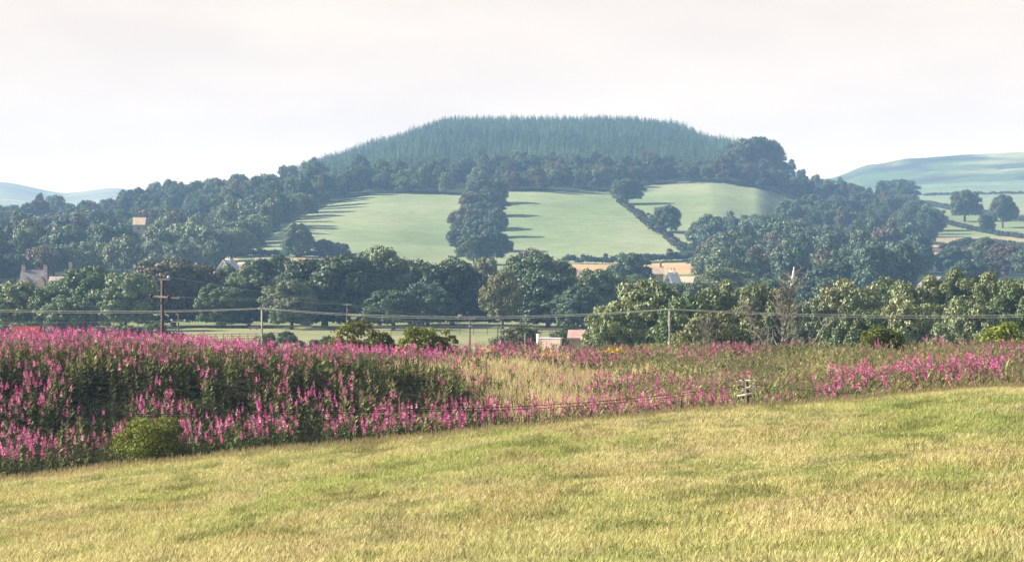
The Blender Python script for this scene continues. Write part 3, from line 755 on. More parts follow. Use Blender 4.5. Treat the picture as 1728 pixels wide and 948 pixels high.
# little bushes along the bottom of the middle pasture
for i, (px, py, hh_) in enumerate([(984, 445, 3.0), (996, 445, 2.2), (1022, 446, 3.4), (1104, 442, 2.6), (1130, 441, 4.2)]):
    p = at(px, hit(px, py, 600)); leafy([(p.x, p.y, p.z + hh_ * .4), (p.x, p.y, p.z + hh_ * .8)], [hh_ * .4, hh_ * .25], 260, .3, (.05, .07, .04), 320 + i,
        'field_shrub', ['round shrub left of the pair in the bottom hedge of the middle pasture', 'smaller shrub beside it in the bottom hedge', 'upright shrub near the middle of the bottom hedge', 'small shrub toward the right of the bottom hedge', 'tallest thin shrub at the right end of the bottom hedge'][i], 'shrub', 'shrubs rising from the pasture hedge')
for i, px in enumerate((1170, 1179)):
    p = at(px, hit(px, 452, 600)); leafy([(p.x, p.y, p.z + .6)], [.8], 120, .25, (.03, .035, .025), 330 + i, 'field_shrub',
        ['left one of two tiny dark bushes on the tan stubble', 'right one of two tiny dark bushes on the tan stubble'][i], 'shrub')

def bush(px, top, width, d, color, label, seed, n=5200, size=.09, name='bush', basepy=None):
    g = at(px, d) if basepy is None else at(px, d, basepy)
    zt = -(top - HY) / F * d; h = zt - g.z; R_ = width / F * d / 2
    V, c = crown(seed, h, R_, int(n * 1.3), size * .85, -.05, 60, .30, .9)
    V = V + np.array(g); o = link(name, mesh_np(name, V, q4(len(V) // 4), mats=[M_VEG], col=c * np.array(color)))
    return tag(o, label, 'bush')
bush(254, 702, 112, 77.2, (.20, .23, .045), 'bright yellow green bush at the foot of the willowherb bank', 401, 9000, .038)
bush(592, 520, 96, 135, (.17, .17, .035), 'yellow leaved bush on the crest right of the dark hedge clump', 402, 6000, .08)
bush(640, 548, 62, 128, (.13, .14, .035), 'small yellowish bush tucked against the tall yellow one', 403, 2600, .08)
bush(708, 545, 84, 125, (.22, .25, .05), 'bright lime green bush behind the willowherb crest', 404, 4200, .08)
bush(752, 553, 50, 125, (.21, .22, .05), 'small lime bush beside the bigger lime one', 405, 2200, .08)
bush(526, 548, 64, 170, (.06, .10, .045), 'dark green bush at the field edge left of the yellow bush', 406, 3000, .1)
bush(494, 560, 50, 160, (.14, .15, .05), 'olive bush low behind the willowherb crest', 407, 2400, .1)
bush(876, 548, 90, 272, (.10, .11, .05), 'wide brownish green bush left of the white gate pillar', 408, 5000, .14)
bush(1024, 558, 86, 165, (.06, .09, .03), 'low dark bush at the foot of the near thicket', 409, 4200, .1)
bush(208, 528, 56, 220, (.13, .16, .08), 'pale rounded bush behind the pink flowers left of the tall pole', 410, 3200, .12)
bush(1484, 550, 76, 118, (.13, .15, .03), 'rounded green bush on the crest below the pale trees', 411, 5000, .07)
bush(1688, 538, 86, 130, (.23, .27, .04), 'yellow green bush at the right end of the crest', 412, 6000, .08)
bush(450, 548, 40, 260, (.10, .12, .06), 'small field bush beside the slim pale pole', 413, 1800, .14)
bush(960, 545, 60, 300, (.07, .10, .05), 'green bush behind the white wall', 414, 2500, .16)

# ------------------------------------------------------------------ dead tree and bare limbs
def bare_tree(name, px, d, basepy, topx, toppy, label, seed, mat, whitetip=False, thick=.16, nb=16):
    r_ = random.Random(seed); g = at(px, d); top = at(topx, d, toppy)
    e = empty(name, g); tag(e, label, 'dead tree')
    mb = MB(); H_ = top - g
    path = []
    for i in range(9):
        t = i / 8; path.append((H_.x * t + .25 * math.sin(t * 6 + seed), .3 * math.sin(t * 4), H_.z * t))
    mb.tube([(path[0][0], 0, -.5)] + path, [thick * 1.6] + [thick * (1.4 - 1.15 * i / 8) for i in range(9)], 7)
    mb.build('trunk', mat, e, True)
    for k in range(nb):
        i = r_.randrange(4, 8); p = Vector(path[i]).lerp(Vector(path[i + 1]), r_.random()); s_ = r_.choice((-1, 1)); ln = H_.z * r_.uniform(.14, .36) * (1 - i / 11)
        q = [p]; dv = Vector((s_ * r_.uniform(.4, 1), r_.uniform(-.8, .8), r_.uniform(.3, 1.1))).normalized()
        for j in range(4):
            dv = (dv + Vector((r_.uniform(-.4, .4), r_.uniform(-.4, .4), r_.uniform(-.2, .4)))).normalized(); q.append(q[-1] + dv * ln / 4)
        m2 = MB().tube(q, [thick * .42, thick * .32, thick * .22, thick * .13, thick * .05], 5)
        for tw in range(5):
            a = q[r_.randrange(1, 5)]; dv2 = Vector((r_.uniform(-1, 1), r_.uniform(-1, 1), r_.uniform(0, 1.2))).normalized() * ln * r_.uniform(.25, .5)
            m2.tube([a, a + dv2 * .5 + Vector((0, 0, .05)), a + dv2], [thick * .14, thick * .1, thick * .04], 4)
        m2.build('limb', mat, e)
    if whitetip:
        w_ = MB(); t = Vector(path[-1])
        w_.tube([t + Vector((-.25, 0, -1.0)), t + Vector((-.02, 0, -.55)), t + Vector((.06, 0, 0)), t + Vector((.1, 0, .55))], [.05, .12, .10, .03], 8)
        w_.tube([t + Vector((.02, 0, -.5)), t + Vector((.28, 0, -.15)), t + Vector((.33, 0, .1))], [.07, .05, .02], 6)
        w_.build('bleached_tip', M_WHITEWOOD, e, True)
    return e
bare_tree('dead_tree', 1278, 172, 590, 1343, 464, 'tall leaning dead tree with a bleached white tip beside the near thicket', 501, M_DEAD, True, .12, 46)
bare_tree('dead_tree', 1352, 168, 590, 1268, 520, 'low forked dead tree leaning left beside the tall one', 502, M_DEAD, False, .10, 34)
bare_tree('dead_tree', 1214, 172, 590, 1194, 530, 'pale bare scrub tree below the bright topped green tree', 503, M_DEAD, False, .08, 34)
bare_tree('dead_tree', 1306, 160, 590, 1386, 545, 'short bare branch leaning right below the pale hedge-like row', 504, M_DEAD, False, .12, 5)

# ------------------------------------------------------------------ poles and wires
def pole_base(px, top, d, rad, name, label, mat, lean=0.0, group=None):
    g = at(px, d); t = at(px, d, top); h = t.z - g.z
    e = empty(name, g); tag(e, label, 'pole', group)
    MB().tube([(lean * -.5, 0, -.5), (0, 0, 0), (lean * .5, 0, h * .5), (lean, 0, h)], [rad * 1.15, rad * 1.1, rad, rad * .85], 12).build('post', mat, e, True)
    return e, g, h
def insulator(parent, p, mat=M_INS, s=1.0):
    p = Vector(p)
    return MB().tube([p, p + Vector((0, 0, .06 * s)), p + Vector((0, 0, .07 * s)), p + Vector((0, 0, .12 * s)), p + Vector((0, 0, .13 * s)), p + Vector((0, 0, .20 * s))],
                     [.05 * s, .05 * s, .10 * s, .09 * s, .06 * s, .04 * s], 10).build('insulator', mat, parent, True)
e1, g1, h1 = pole_base(274, 470, 150, .105, 'telegraph_pole', 'tall dark telegraph pole with two cross arms rising above the pink flowers', M_POLE)
MB().box((.12, -.16, h1 - .04), (.62, .10, .09), .05).build('cross_arm', M_ARM, e1)
MB().tube([(-.62, -.18, h1 - 1.0), (.0, -.18, h1 - 1.05), (.98, -.18, h1 - 1.12)], [.06, .06, .06], 6).build('cross_arm', M_ARM, e1)
for x_, z_ in ((-.04, h1 - .01), (.36, h1 - .03)): insulator(e1, (x_, -.16, z_ + .01), M_INS if x_ < 0 else M_WINS, .9)
for x_, z_ in ((-.60, h1 - 1.08), (.40, h1 - 1.16)): insulator(e1, (x_, -.2, z_), M_INS, 1.25)
insulator(e1, (.92, -.2, h1 - 1.16), M_WINS, .8)
for x_ in (-.3, .5): MB().tube([(0, -.12, h1 - 1.5), (x_, -.17, h1 - 1.07)], .018, 5).build('brace', M_POLE, e1)
G3 = 'pale cable poles crossing behind the crest'
def cable_pole(px, top, d, label, arm=.5):
    e, g, h = pole_base(px, top, d, .085, 'cable_pole', label, M_POLEP, group=G3)
    MB().box((0, -.12, h - .06), (arm, .08, .08)).build('cross_arm', M_POLEP, e)
    for x_ in (-arm * .4, arm * .4): insulator(e, (x_, -.12, h - .02), M_WINS, .6)
    return Vector((g.x, g.y - .12, g.z + h + .05))
A0 = cable_pole(-250, 512, 205, 'pale cable pole off the left end of the willowherb bank')
A1 = cable_pole(442, 521, 200, 'slim pale cable pole standing before the open pale field')
A2 = cable_pole(1130, 522, 195, 'slim pale cable pole in front of the near thicket', .7)
A3 = cable_pole(2050, 520, 190, 'pale cable pole beyond the right end of the crest')
def wire(pts_sag, rad, mat, label, name='overhead_wire', off=(0, 0, 0), seg=26):
    mb = MB(); path = []
    for a, b, sag in pts_sag:
        for i in range(seg + 1):
            t = i / seg; p = a.lerp(b, t); p.z -= sag * 4 * t * (1 - t); path.append(p + Vector(off))
        path.pop()
    path.append(pts_sag[-1][1] + Vector(off))
    o = mb.tube(path, rad, 6).build(name, mat); return tag(o, label, 'wire', 'overhead wires')
s1, s2, s3 = .42, .62, .55
wire([(A0, A1, s1), (A1, A2, s2), (A2, A3, s3)], .024, M_CABLE, 'upper thick pale cable slung between the slim pale poles')
wire([(A0, A1, s1 + .08), (A1, A2, s2 + .1), (A2, A3, s3 + .12)], .020, M_CABLE, 'lower pale cable close under the thick one between the slim pale poles', off=(0, .2, -.05))
# second line, from the tall pole away to the right
e2, g2, h2 = pole_base(586, 512, 235, .07, 'small_pole', 'thin pole rising behind the yellow leaved bush', M_POLE, group='small poles in the valley')
MB().box((0, -.1, h2 - .1), (.7, .07, .07)).build('cross_arm', M_ARM, e2)
e3, g3, h3 = pole_base(793, 536, 270, .08, 'small_pole', 'thin reddish pole above the pink flowers in the middle of the crest', M_POLE, group='small poles in the valley')
MB().box((.0, -.1, h3 - .1), (1.1, .07, .07)).build('cross_arm', M_ARM, e3)
MB().box((.0, -.1, h3 - .9), (.5, .07, .07)).build('cross_arm', M_ARM, e3)
e4, g4, h4 = pole_base(840, 538, 300, .07, 'small_pole', 'dark thin pole just left of the wide brownish bush', M_POLE, group='small poles in the valley')
MB().box((0, -.1, h4 - .1), (.5, .07, .07)).build('cross_arm', M_ARM, e4)
e5, g5, h5 = pole_base(301, 529, 210, .06, 'small_pole', 'thin pole close to the right of the tall telegraph pole', M_POLE, group='small poles in the valley')
MB().box((0, -.1, h5 - .65), (1.1, .06, .06)).build('cross_arm', M_ARM, e5)
for x_ in (-.52, .52): insulator(e5, (x_, -.1, h5 - .62), M_WINS, .9)
top1 = Vector((g1.x, g1.y - .16, g1.z + h1)); top2 = Vector((g2.x, g2.y - .1, g2.z + h2)); top3 = Vector((g3.x, g3.y - .1, g3.z + h3)); top4 = Vector((g4.x, g4.y - .1, g4.z + h4))
far_end = at(1400, 340, 560)
for i, (ox, oz) in enumerate(((.36, .1), (-.6, -1.0), (.92, -1.05))):
    wire([(top1 + Vector((ox, 0, oz)), top2 + Vector((ox * .35, 0, oz * .1)), -.35 + .45 - .1 * i), (top2 + Vector((ox * .35, 0, oz * .1)), top3 + Vector((ox * .5, 0, oz * .1)), .25 + .1 * i)],
         .009, M_CABLE, ['thin wire from the top arm of the tall telegraph pole', 'thin wire from the dark left insulator of the tall telegraph pole', 'thin wire from the right tip of the long cross arm'][i])
wire([(top2 + Vector((0, 0, -.9)), top3 + Vector((0, 0, -.4)), .3), (top3 + Vector((0, 0, -.4)), at(1010, 300, 557), .3), (at(1010, 300, 557), at(1400, 330, 560), .2)], .018, M_CABLE, 'pale wire dropping right from the reddish pole toward the white wall')
i5 = Vector((g5.x, g5.y - .1, g5.z + h5 - .5))
wire([(at(-200, 200, 538), i5, .25), (i5, at(800, 210, 549), .3), (at(800, 210, 549), at(1400, 215, 556), .2)], .013, M_CABLE, 'low thin wire with white insulators running behind the crest')

# short many-armed pole at the edge of the meadow
eh, gh, hh0 = pole_base(1264, 638, 79, .06, 'short_telegraph_pole', 'short dark pole with three pale cross arms at the meadow edge', M_POLE, lean=-.07)
for k, (zt, tilt, w_) in enumerate(((.07, .05, .62), (.29, .09, .56), (.49, .16, .54))):
    z_ = hh0 - zt; a = .5 * w_
    MB().tube([(-a - .09, -.075, z_ - a * tilt), (a - .09, -.085, z_ + a * tilt)], .036, 4).build('cross_arm', M_ARM, eh)
    for x_ in (-a + .03, -a * .35, a * .45, a - .03):
        insulator(eh, (x_ - .09, -.08, z_ + x_ * tilt - (.0 if k < 2 else .1)), M_WINS if (k == 1 and x_ > 0) else M_INS, .36)
hp = Vector((gh.x, gh.y - .08, gh.z + hh0 - .22))
for i, (oz, sag, rad) in enumerate(((.0, .25, .010), (-.05, .30, .008))):
    wire([(at(-60, 74, 700) + Vector((0, 0, oz)), at(700, 76, 690) + Vector((0, 0, oz)), .05), (at(700, 76, 690) + Vector((0, 0, oz)), hp + Vector((-.2, 0, oz)), .16 + .04 * i)], rad, M_DCABLE,
         ['upper black wire sagging left from the short pole along the bank', 'lower black wire sagging left from the short pole along the bank'][i])
wire([(hp + Vector((.18, 0, .03)), at(1560, 77.5, 668), .07), (at(1560, 77.5, 668), at(1800, 78, 662), .05)], .009, M_DCABLE, 'black wire running right from the short pole over the pink flowers')

# ------------------------------------------------------------------ buildings
def building(px, basepy_top, d, wdt, dep, eave, ridge, wallm, roofm, label, chim=(), rz=0.0, name='house', gable_front=False, windows=(), zbase=None, chim_m=None, chh=1.1, cat='house'):
    g = at(px, d)
    z0 = -(basepy_top - HY) / F * d - ridge if basepy_top is not None else g.z
    e = empty(name, (g.x, g.y, z0), rz); tag(e, label, cat)
    if gable_front:
        prof = [(-wdt / 2, -2.5), (wdt / 2, -2.5), (wdt / 2, eave), (0, ridge - .12), (-wdt / 2, eave)]
        MB().prism(prof, -dep / 2, dep / 2, lambda x, y, z: (x, y, z)).build('wall', wallm, e)
        for s_ in (-1, 1):
            pr = [(0, ridge), (s_ * (wdt / 2 + .3), eave - .25), (s_ * (wdt / 2 + .3), eave - .05), (0, ridge + .22)]
            MB().prism(pr, -dep / 2 - .25, dep / 2 + .25, lambda x, y, z: (x, y, z)).build('roof', roofm, e)
    else:
        prof = [(-dep / 2, -2.5), (dep / 2, -2.5), (dep / 2, eave), (0, ridge - .12), (-dep / 2, eave)]
        MB().prism(prof, -wdt / 2, wdt / 2, lambda x, y, z: (y, x, z)).build('wall', wallm, e)
        for s_ in (-1, 1):
            pr = [(0, ridge), (s_ * (dep / 2 + .3), eave - .25), (s_ * (dep / 2 + .3), eave - .05), (0, ridge + .22)]
            MB().prism(pr, -wdt / 2 - .2, wdt / 2 + .2, lambda x, y, z: (y, x, z)).build('roof', roofm, e)
    for cx_, cw in chim:
        c_ = MB().box((cx_, 0, ridge + chh / 2 - .5), (cw, cw * .8, chh + 1)).build('chimney', chim_m or wallm, e)
        for k in (-1, 1):
            pt = MB().tube([(cx_ + k * cw * .22, 0, ridge + chh), (cx_ + k * cw * .22, 0, ridge + chh + .35)], .12, 8).build('chimney_pot', M_PINKROOF, c_)
    for wx, wz, ww, wh in windows:
        f_ = MB().box((wx, -dep / 2 - .02, wz), (ww + .2, .08, wh + .2)).build('window', M_WHITE, e)
        MB().box((wx, -dep / 2 - .075, wz), (ww, .04, wh)).build('pane', M_GLASS, f_)
    return e
building(970, 455, 640, 2.8, 4, 2.4, 3.9, M_STONE, M_PINKROOF, 'low reddish roofed cottage above the round tree right of the dark blue green one', windows=((0, 1.5, .7, .8),))
building(1108, 451, 650, 3.0, 4, 2.4, 4.0, M_STONE, M_TANROOF, 'sandy stone farm building up the slope left of the gabled farmhouse', chim=((1.0, .5),), windows=((-.6, 1.5, .7, .8),))
hs = building(58, 457, 600, 5.6, 5, 4.4, 7.2, M_STONE, M_SLATE, 'stone house with a chimney at each end half hidden in trees', chim=((-2.5, .8), (2.5, .8)), windows=((-1.2, 3.4, .8, 1.2), (1.2, 3.4, .8, 1.2)), chh=1.0)
for x_ in (-1.5, 1.9):
    d_ = MB().prism([(x_ - .9, 3.6), (x_ + .9, 3.6), (x_ + .9, 4.6), (x_, 6.0), (x_ - .9, 4.6)], -2.9, -.6, lambda x, y, z: (x, y, z)).build('dormer', M_STONE, hs)
building(122, 461, 600, 3.0, 6, 4.0, 7.0, M_STONE, M_SLATE, 'pink stone gable topped by one tall narrow chimney', chim=((-.4, .7),), gable_front=True, windows=((.3, 4.0, .6, 1.0),), chh=2.2)
building(100, 468, 590, 4.0, 5, 3.0, 5.0, M_WHITE, M_STONE, 'low white cottage beside the tall stone gable', windows=((0, 1.8, .8, 1),))
building(386, 440, 505, 2.2, 4, 2.4, 4.0, M_WHITE, M_WHITE, 'white house with a stout central chimney and spreading roof', chim=((0, 1.1),), gable_front=True, chim_m=M_WHITE, rz=-.4, windows=((.6, 2.2, .6, .9),), chh=.5)
building(413, 444, 640, 3.4, 4, 3.0, 4.6, M_WHITE, M_TANROOF, 'small white cottage with sandy roof right of the white house', rz=-.5, windows=((0, 1.8, .7, .9),))
building(403, 447, 630, 1.8, 3, 2.2, 3.4, M_WHITE, M_PINKROOF, 'tiny white outhouse between the white house and the sandy-roofed cottage')
building(236, 368, 940, 4.2, 6, 2.6, 5.0, M_TANROOF, M_TANROOF, 'sandy roofed house showing through the left wood', windows=((0, 1.4, .8, .9),))
hf = building(1135, 461, 600, 2.6, 6, 3.2, 6.2, M_WHITE, M_WHITE, 'white gabled farmhouse with two tall chimneys', rz=-.4, chim=((-.45, .45), (.35, .45)), gable_front=True, windows=((0, 3.0, .6, 1.0), (0, 4.6, .4, .6)), chh=.8)
building(1156, 468, 612, 4.2, 4, 2.8, 4.4, M_WHITE, M_TANROOF, 'long low white barn joined to the right of the gabled farmhouse', rz=-.3)
building(1576, 468, 560, 4.0, 5, 3.0, 4.6, M_STONE, M_SLATE, 'grey roofed pale house half hidden behind the near row', rz=-.9, windows=((-1, 1.8, .8, 1), (1, 1.8, .8, 1)))
building(440, 436, 760, 2.6, 4, 2.0, 3.4, M_TANROOF, M_TANROOF, 'sandy hut at the edge of the tan field', cat='hut')
building(46, 554, 240, 2.0, 3.5, 1.6, 2.9, M_STONE, M_REDROOF, 'red roofed shed behind the willowherb at the far left', name='shed', cat='shed')
building(974, 560, 262, 1.4, 2.4, 1.4, 1.9, M_STONE, M_PINKROOF, 'pink roofed shed at the foot of the near thicket', rz=-.1, name='shed', cat='shed')
building(600, 443, 700, 1.6, 3, 2.0, 3.6, M_WHITE, M_WHITE, 'small white hut between the great dome tree and the pale crowned tree', name='shed', cat='shed')
# white wall and gate pillars beside the pink roofed shed
gw = at(925, 262); ew = empty('white_wall', gw, -.6); tag(ew, 'low white wall with coping and taller end pillar before the shady trees', 'wall')
zt = -(571 - HY) / F * 262 - gw.z
MB().box((.35, 0, zt / 2 - .3), (2.4, .3, zt + .6)).build('wall_panel', M_STONE, ew)
MB().box((.35, 0, zt + .05), (2.5, .4, .1)).build('coping', M_WHITE, ew)
MB().box((-.75 - .45, 0, zt / 2 + .15), (.26, .3, zt + .6)).build('pillar', M_WHITE, ew)
for x_ in (-.1, .6): MB().box((x_, .35, zt / 2 + .3), (.05, .05, zt + 1.2)).build('rail_post', M_WOOD, ew)
gp = at(885.5, 258); ep = empty('gate_post', gp); tag(ep, 'lone white gate post with a dark red foot left of the white wall', 'post')
zt = -(562 - HY) / F * 258 - gp.z
MB().box((0, 0, zt / 2 - .3), (.14, .14, zt + .6)).build('post', M_WHITE, ep)
MB().box((-.18, 0, zt / 2 - .6), (.12, .12, zt - .2)).build('stay', M_INS, ep)

def fence(pix, d0, n, h, label, name='fence'):
    a, b = at(pix[0], d0[0]), at(pix[1], d0[1])
    e = empty(name, a); tag(e, label, 'fence', 'field fences in the valley')
    for i in range(n):
        p = a.lerp(b, i / (n - 1)); z = float(Hxy(p.x, p.y))
        MB().box((p.x - a.x, p.y - a.y, z - a.z + h / 2 - .2), (.08, .08, h + .4)).build('post', M_WOOD, e)
    for k in (.35, .65, .92):
        MB().tube([Vector((0, 0, h * k)), (b - a) * .5 + Vector((0, 0, h * k)), (b - a) + Vector((0, 0, h * k))], .035, 4).build('rail', M_WOOD, e)
    return e
fence((322, 486), (365, 372), 13, 1.1, 'post and rail fence crossing the open pale field')
fence((660, 960), (400, 404), 14, .9, 'low fence under the dark tree row in the middle of the valley')
for i, (px, d, w_, lb) in enumerate(((428, 430, 1.6, 'long grey trough in the shade behind the open field'), (468, 436, 1.3, 'small grey trough right of the slim pale pole'))):
    g = at(px, d, 546 + i * 1); e = empty('water_trough', (g.x, g.y, float(HH(px, d)))); tag(e, lb, 'trough')
    MB().box((0, 0, .3), (w_, .6, .35)).build('tub', M_SLATE, e)
    for x_ in (-.35, .35): MB().box((x_ * w_, 0, .08), (.2, .6, .2)).build('foot', M_STONE, e)

# ------------------------------------------------------------------ willowherb and weeds
def plants_layout(n, dlo, dhi, plo, phi, seed):
    r_ = np.random.default_rng(seed); d = np.sqrt(r_.uniform(dlo ** 2, dhi ** 2, n)); px = r_.uniform(plo, phi, n); return px, d
EDGE_X = [-1500, -700, 0, 250, 500, 700, 860, 1000, 1265, 1728, 2500]
def strip_plants(px, d, seed, hmean, kind, name, label, cat, flower=.93, hk=1.0, dk=1.0):
    """kind: willowherb / weeds / drygrass"""
    r_ = np.random.default_rng(seed); n = len(px); x = d * (px - CX) / F; z = HH(px, d)
    B = np.stack([x, d, z], 1); h = hmean * r_.uniform(.66, 1.22, n) * (.82 + .36 * fbm(x * .8, d * .8, 131)) * (1 - .26 * (d > 90) * sstep(150, 520, px)) * hk
    lean = r_.normal(0, .07, (n, 2)); tip = B + np.stack([lean[:, 0] * h, lean[:, 1] * h, h], 1)
    Vs, Cs = [], []
    def add(P, U, W, c):   # diamond quads: base P, half-width U, vector to the tip W
        V = np.stack([P, P + W * .45 + U, P + W, P + W * .45 - U], 1).reshape(-1, 3); Vs.append(V); Cs.append(np.repeat(c, 4, 0))
    g = r_.uniform(.7, 1.3, (n, 1)) * (.8 + .5 * fbm(x * .5, d * .5, seed))[:, None] * (np.asarray(dk)[:, None] if np.ndim(dk) else dk)
    if kind == 'willowherb':
        leafc = np.array((.075, .105, .030)) * g
        axis = tip - B
        fl = r_.random(n) < flower
        for k in range(15):
            t = .12 + .58 * k / 15 + r_.uniform(-.02, .02, n); a = r_.uniform(0, 6.28, n); ln = r_.uniform(.08, .15, n) * (1.15 - .4 * t)
            dv = np.stack([np.cos(a), np.sin(a), r_.uniform(.15, .9, n)], 1) * ln[:, None] * 1.15
            U = np.stack([-np.sin(a), np.cos(a), np.zeros(n)], 1) * (ln * .2)[:, None]
            add(B + axis * t[:, None], U, dv, leafc * r_.uniform(.7, 1.3, (n, 1)))
        add(B, np.tile((.008, 0, 0), (n, 1)), axis, np.tile((.14, .08, .05), (n, 1)))
        pk = np.array((.76, .13, .42)); pk2 = np.array((.84, .42, .56)); mixk = r_.random((n, 1)) ** 1.3
        pc = (pk * (1 - mixk) + pk2 * mixk) * r_.uniform(.75, 1.15, (n, 1))
        sl_ = r_.uniform(.20, .34, n)                                   # spike length
        K = 13
        for k in range(K):
            t = k / (K - 1); wdt = .066 * (1 - t) ** .7 + .010
            base_ = tip - (axis / np.linalg.norm(axis, axis=1, keepdims=True)) * (sl_ * (1 - t))[:, None] * 1.0
            a = r_.uniform(0, 6.28, n); o_ = np.stack([np.cos(a), np.sin(a), r_.uniform(-.3, .5, n)], 1)
            U = np.stack([-np.sin(a), np.cos(a), r_.uniform(-.3, .3, n)], 1) * .026
            cc = pc * r_.uniform(.75, 1.2, (n, 1)) if t < .72 else np.array((.34, .06, .16)) * r_.uniform(.7, 1.3, (n, 1))
            P = base_[fl]; add(P, U[fl], (o_ * wdt)[fl] + np.array((0, 0, .012)), cc[fl])
            add(P, (np.cross(o_, (0, 0, 1.)) * .016)[fl] * .8 + np.array((0, 0, .012)), (-o_ * wdt * .9)[fl], cc[fl] * .95)
    elif kind == 'weeds':
        hue = r_.random((n, 1)); pt = sstep(.42, .58, fbm(x * .33, d * .25, 79))[:, None]; hue = np.clip(hue * .5 + pt * .6, 0, 1); c0 = np.array((.125, .19, .05)) * (1 - hue) + np.array((.29, .28, .11)) * hue
        axis = tip - B
        for k in range(14):
            t = r_.uniform(.08, .95, n); a = r_.uniform(0, 6.28, n); ln = r_.uniform(.08, .18, n)
            dv = np.stack([np.cos(a), np.sin(a), r_.uniform(.2, 1.3, n)], 1) * ln[:, None]
            U = np.stack([-np.sin(a), np.cos(a), np.zeros(n)], 1) * (ln * .22)[:, None]
            add(B + axis * t[:, None], U, dv, c0 * g * r_.uniform(.7, 1.35, (n, 1)))
        hd = np.array((.48, .32, .24)) * (1 - hue) + np.array((.55, .44, .28)) * hue
        for k in range(4):
            o_ = r_.normal(0, .05, (n, 3)); add(tip + o_ - np.array((0, 0, .08)), np.tile((.018, .0, 0), (n, 1)), np.array((0, 0, .12)) + r_.normal(0, .02, (n, 3)), hd * r_.uniform(.7, 1.3, (n, 1)))
    else:
        c0 = np.array((.66, .55, .30)) * r_.uniform(.75, 1.2, (n, 1))
        pinkish = (fbm(x * .35, d * .35, 77) > .52)[:, None] * r_.uniform(0, 1, (n, 1)); c0 = c0 * (1 - .5 * pinkish) + np.array((.45, .26, .20)) * .5 * pinkish
        for k in range(9):
            o_ = np.concatenate([r_.normal(0, .07, (n, 2)), np.zeros((n, 1))], 1); le = np.concatenate([r_.normal(0, .24, (n, 2)), np.ones((n, 1))], 1) * (h * r_.uniform(.6, 1.1, n))[:, None]
            gr = r_.random((n, 1)) < .18
            add(B + o_, np.tile((.014, .008, 0), (n, 1)), le, np.where(gr, np.array((.16, .18, .06)), c0 * r_.uniform(.8, 1.2, (n, 1))))
    V = np.concatenate(Vs); o = link(name, mesh_np(name, V, q4(len(V) // 4), mats=[M_GRASSB if kind == 'dry' else M_VEG], col=np.concatenate(Cs)))
    return tag(o, label, cat, kind='stuff')

def seen_py(px, d, up=0.0): return HY - F * (HH(px, d) + up) / d
px, d = plants_layout(60000, 76.2, 122, -420, 2150, 51)
py = seen_py(px, d)
x = d * (px - CX) / F
nz1 = fbm(x * .28, d * .28, 61); nz2 = fbm(x * .7, d * .7, 63, 3); u = np.random.default_rng(3).random(len(px))
left = 1 - sstep(850, 950, px - (py - 640) * .3)
# densities (0..1) of the three kinds
dw = left * np.where(d < 93, .62, .5) * sstep(.30, .50, nz1 * .6 + nz2 * .4 + .06)
strip = (px > 560) & (px < 1240) & (d < 80.5 + 1.5 * nz2); dw = np.where(strip, .95 * sstep(.2, .45, nz2), dw)
midcrest = (d > 96) & (px > 480) & (px < 860); dw = np.where(midcrest, .45 * sstep(.36, .55, nz1), dw)
rightp = (px > 1400) & (px < 1700) & (d < 98) & (d > 79); dw = np.where(rightp, 1.0 * sstep(.42, .54, nz1), dw)
rstrip = (px > 1240) & (px < 1580) & (d < 79.5); dw = np.where(rstrip, .5 * sstep(.35, .6, nz2), dw)
dw = np.maximum(dw, np.where((px > 860), .42 * sstep(.55, .63, fbm(x * .30, d * .22, 65)), 0))
clump = sstep(.43, .54, fbm(x * .9, d * .55, 87, 3))
holes = sstep(.50, .60, fbm(x * 1.1 + 9, d * .7, 89, 3))
bankface = left * (d > 78) * (d < 93)
flo = np.where(left > .5, .10 + .85 * clump, .9); flo = np.where((left > .5) & (d > 93), .45 + .4 * clump, flo); flo = np.where(strip, .95, flo)
darkface = (px > 600) & (px < 900) & (d > 82) & (d < 93); flo = np.where(darkface, flo * .25, flo)
dw = np.maximum(dw, left * .9 * (d > 77) * (d < 93))
hole = holes * (left > .5) * (d > 79) * (d < 96)  # hollows: shorter plants, leaf colour darkened to paint the shade in the gaps
flo = flo * (1 - hole)
wz = (fbm(x * .5, d * .5, 141) - .5); strawz = (px + wz * 220 > 790 + np.clip(94 - d, 0, 12) * 12) & (px + wz * 300 < 1010) & (d + wz * 9 > 84) & (d < 106); dw = np.where(strawz, dw * .18, dw)
iw = u < dw * .5
keepout = (abs(px - 1264) < 30) & (d < 80.5)
ddry = np.where((px > 640) & (px < 1010), sstep(.34, .46, fbm(x * .16, d * .16, 67)) * .9 * sstep(89, 93, d + (px - 860) * .01), 0)
ddry = np.maximum(ddry, np.where((px > 850) & (px < 1010) & (d > 81) & (d < 100), .8, 0))
ddry = np.maximum(ddry, np.where(px >= 860, sstep(.47, .60, fbm(x * .2, d * .2, 69)) * .55, 0))
iw &= (d > 76.9) | (px < 480)
ddry = np.where(strawz, .95, ddry); ddry = np.maximum(ddry, np.where((px > 540) & (d > 97), .35 * sstep(.35, .6, fbm(x * .3, d * .3, 73)), 0))
idry = ~iw & (d > 77.5) & (np.random.default_rng(4).random(len(px)) < ddry)
dwe = np.where(px > 780, .55, .35 * (1 - sstep(.4, .5, nz1))) * sstep(.25, .5, fbm(x * .4, d * .4, 71))
dwe = np.where(left > .5, .25 * (1 - holes), dwe)
dwe = np.where(strawz, dwe * .25, dwe)
iwe = ~iw & ~idry & ((d > 76.9) | (px < 480)) & (np.random.default_rng(5).random(len(px)) < dwe)
inb = ((abs(px - 254) < 46) & (d < 79)) | keepout
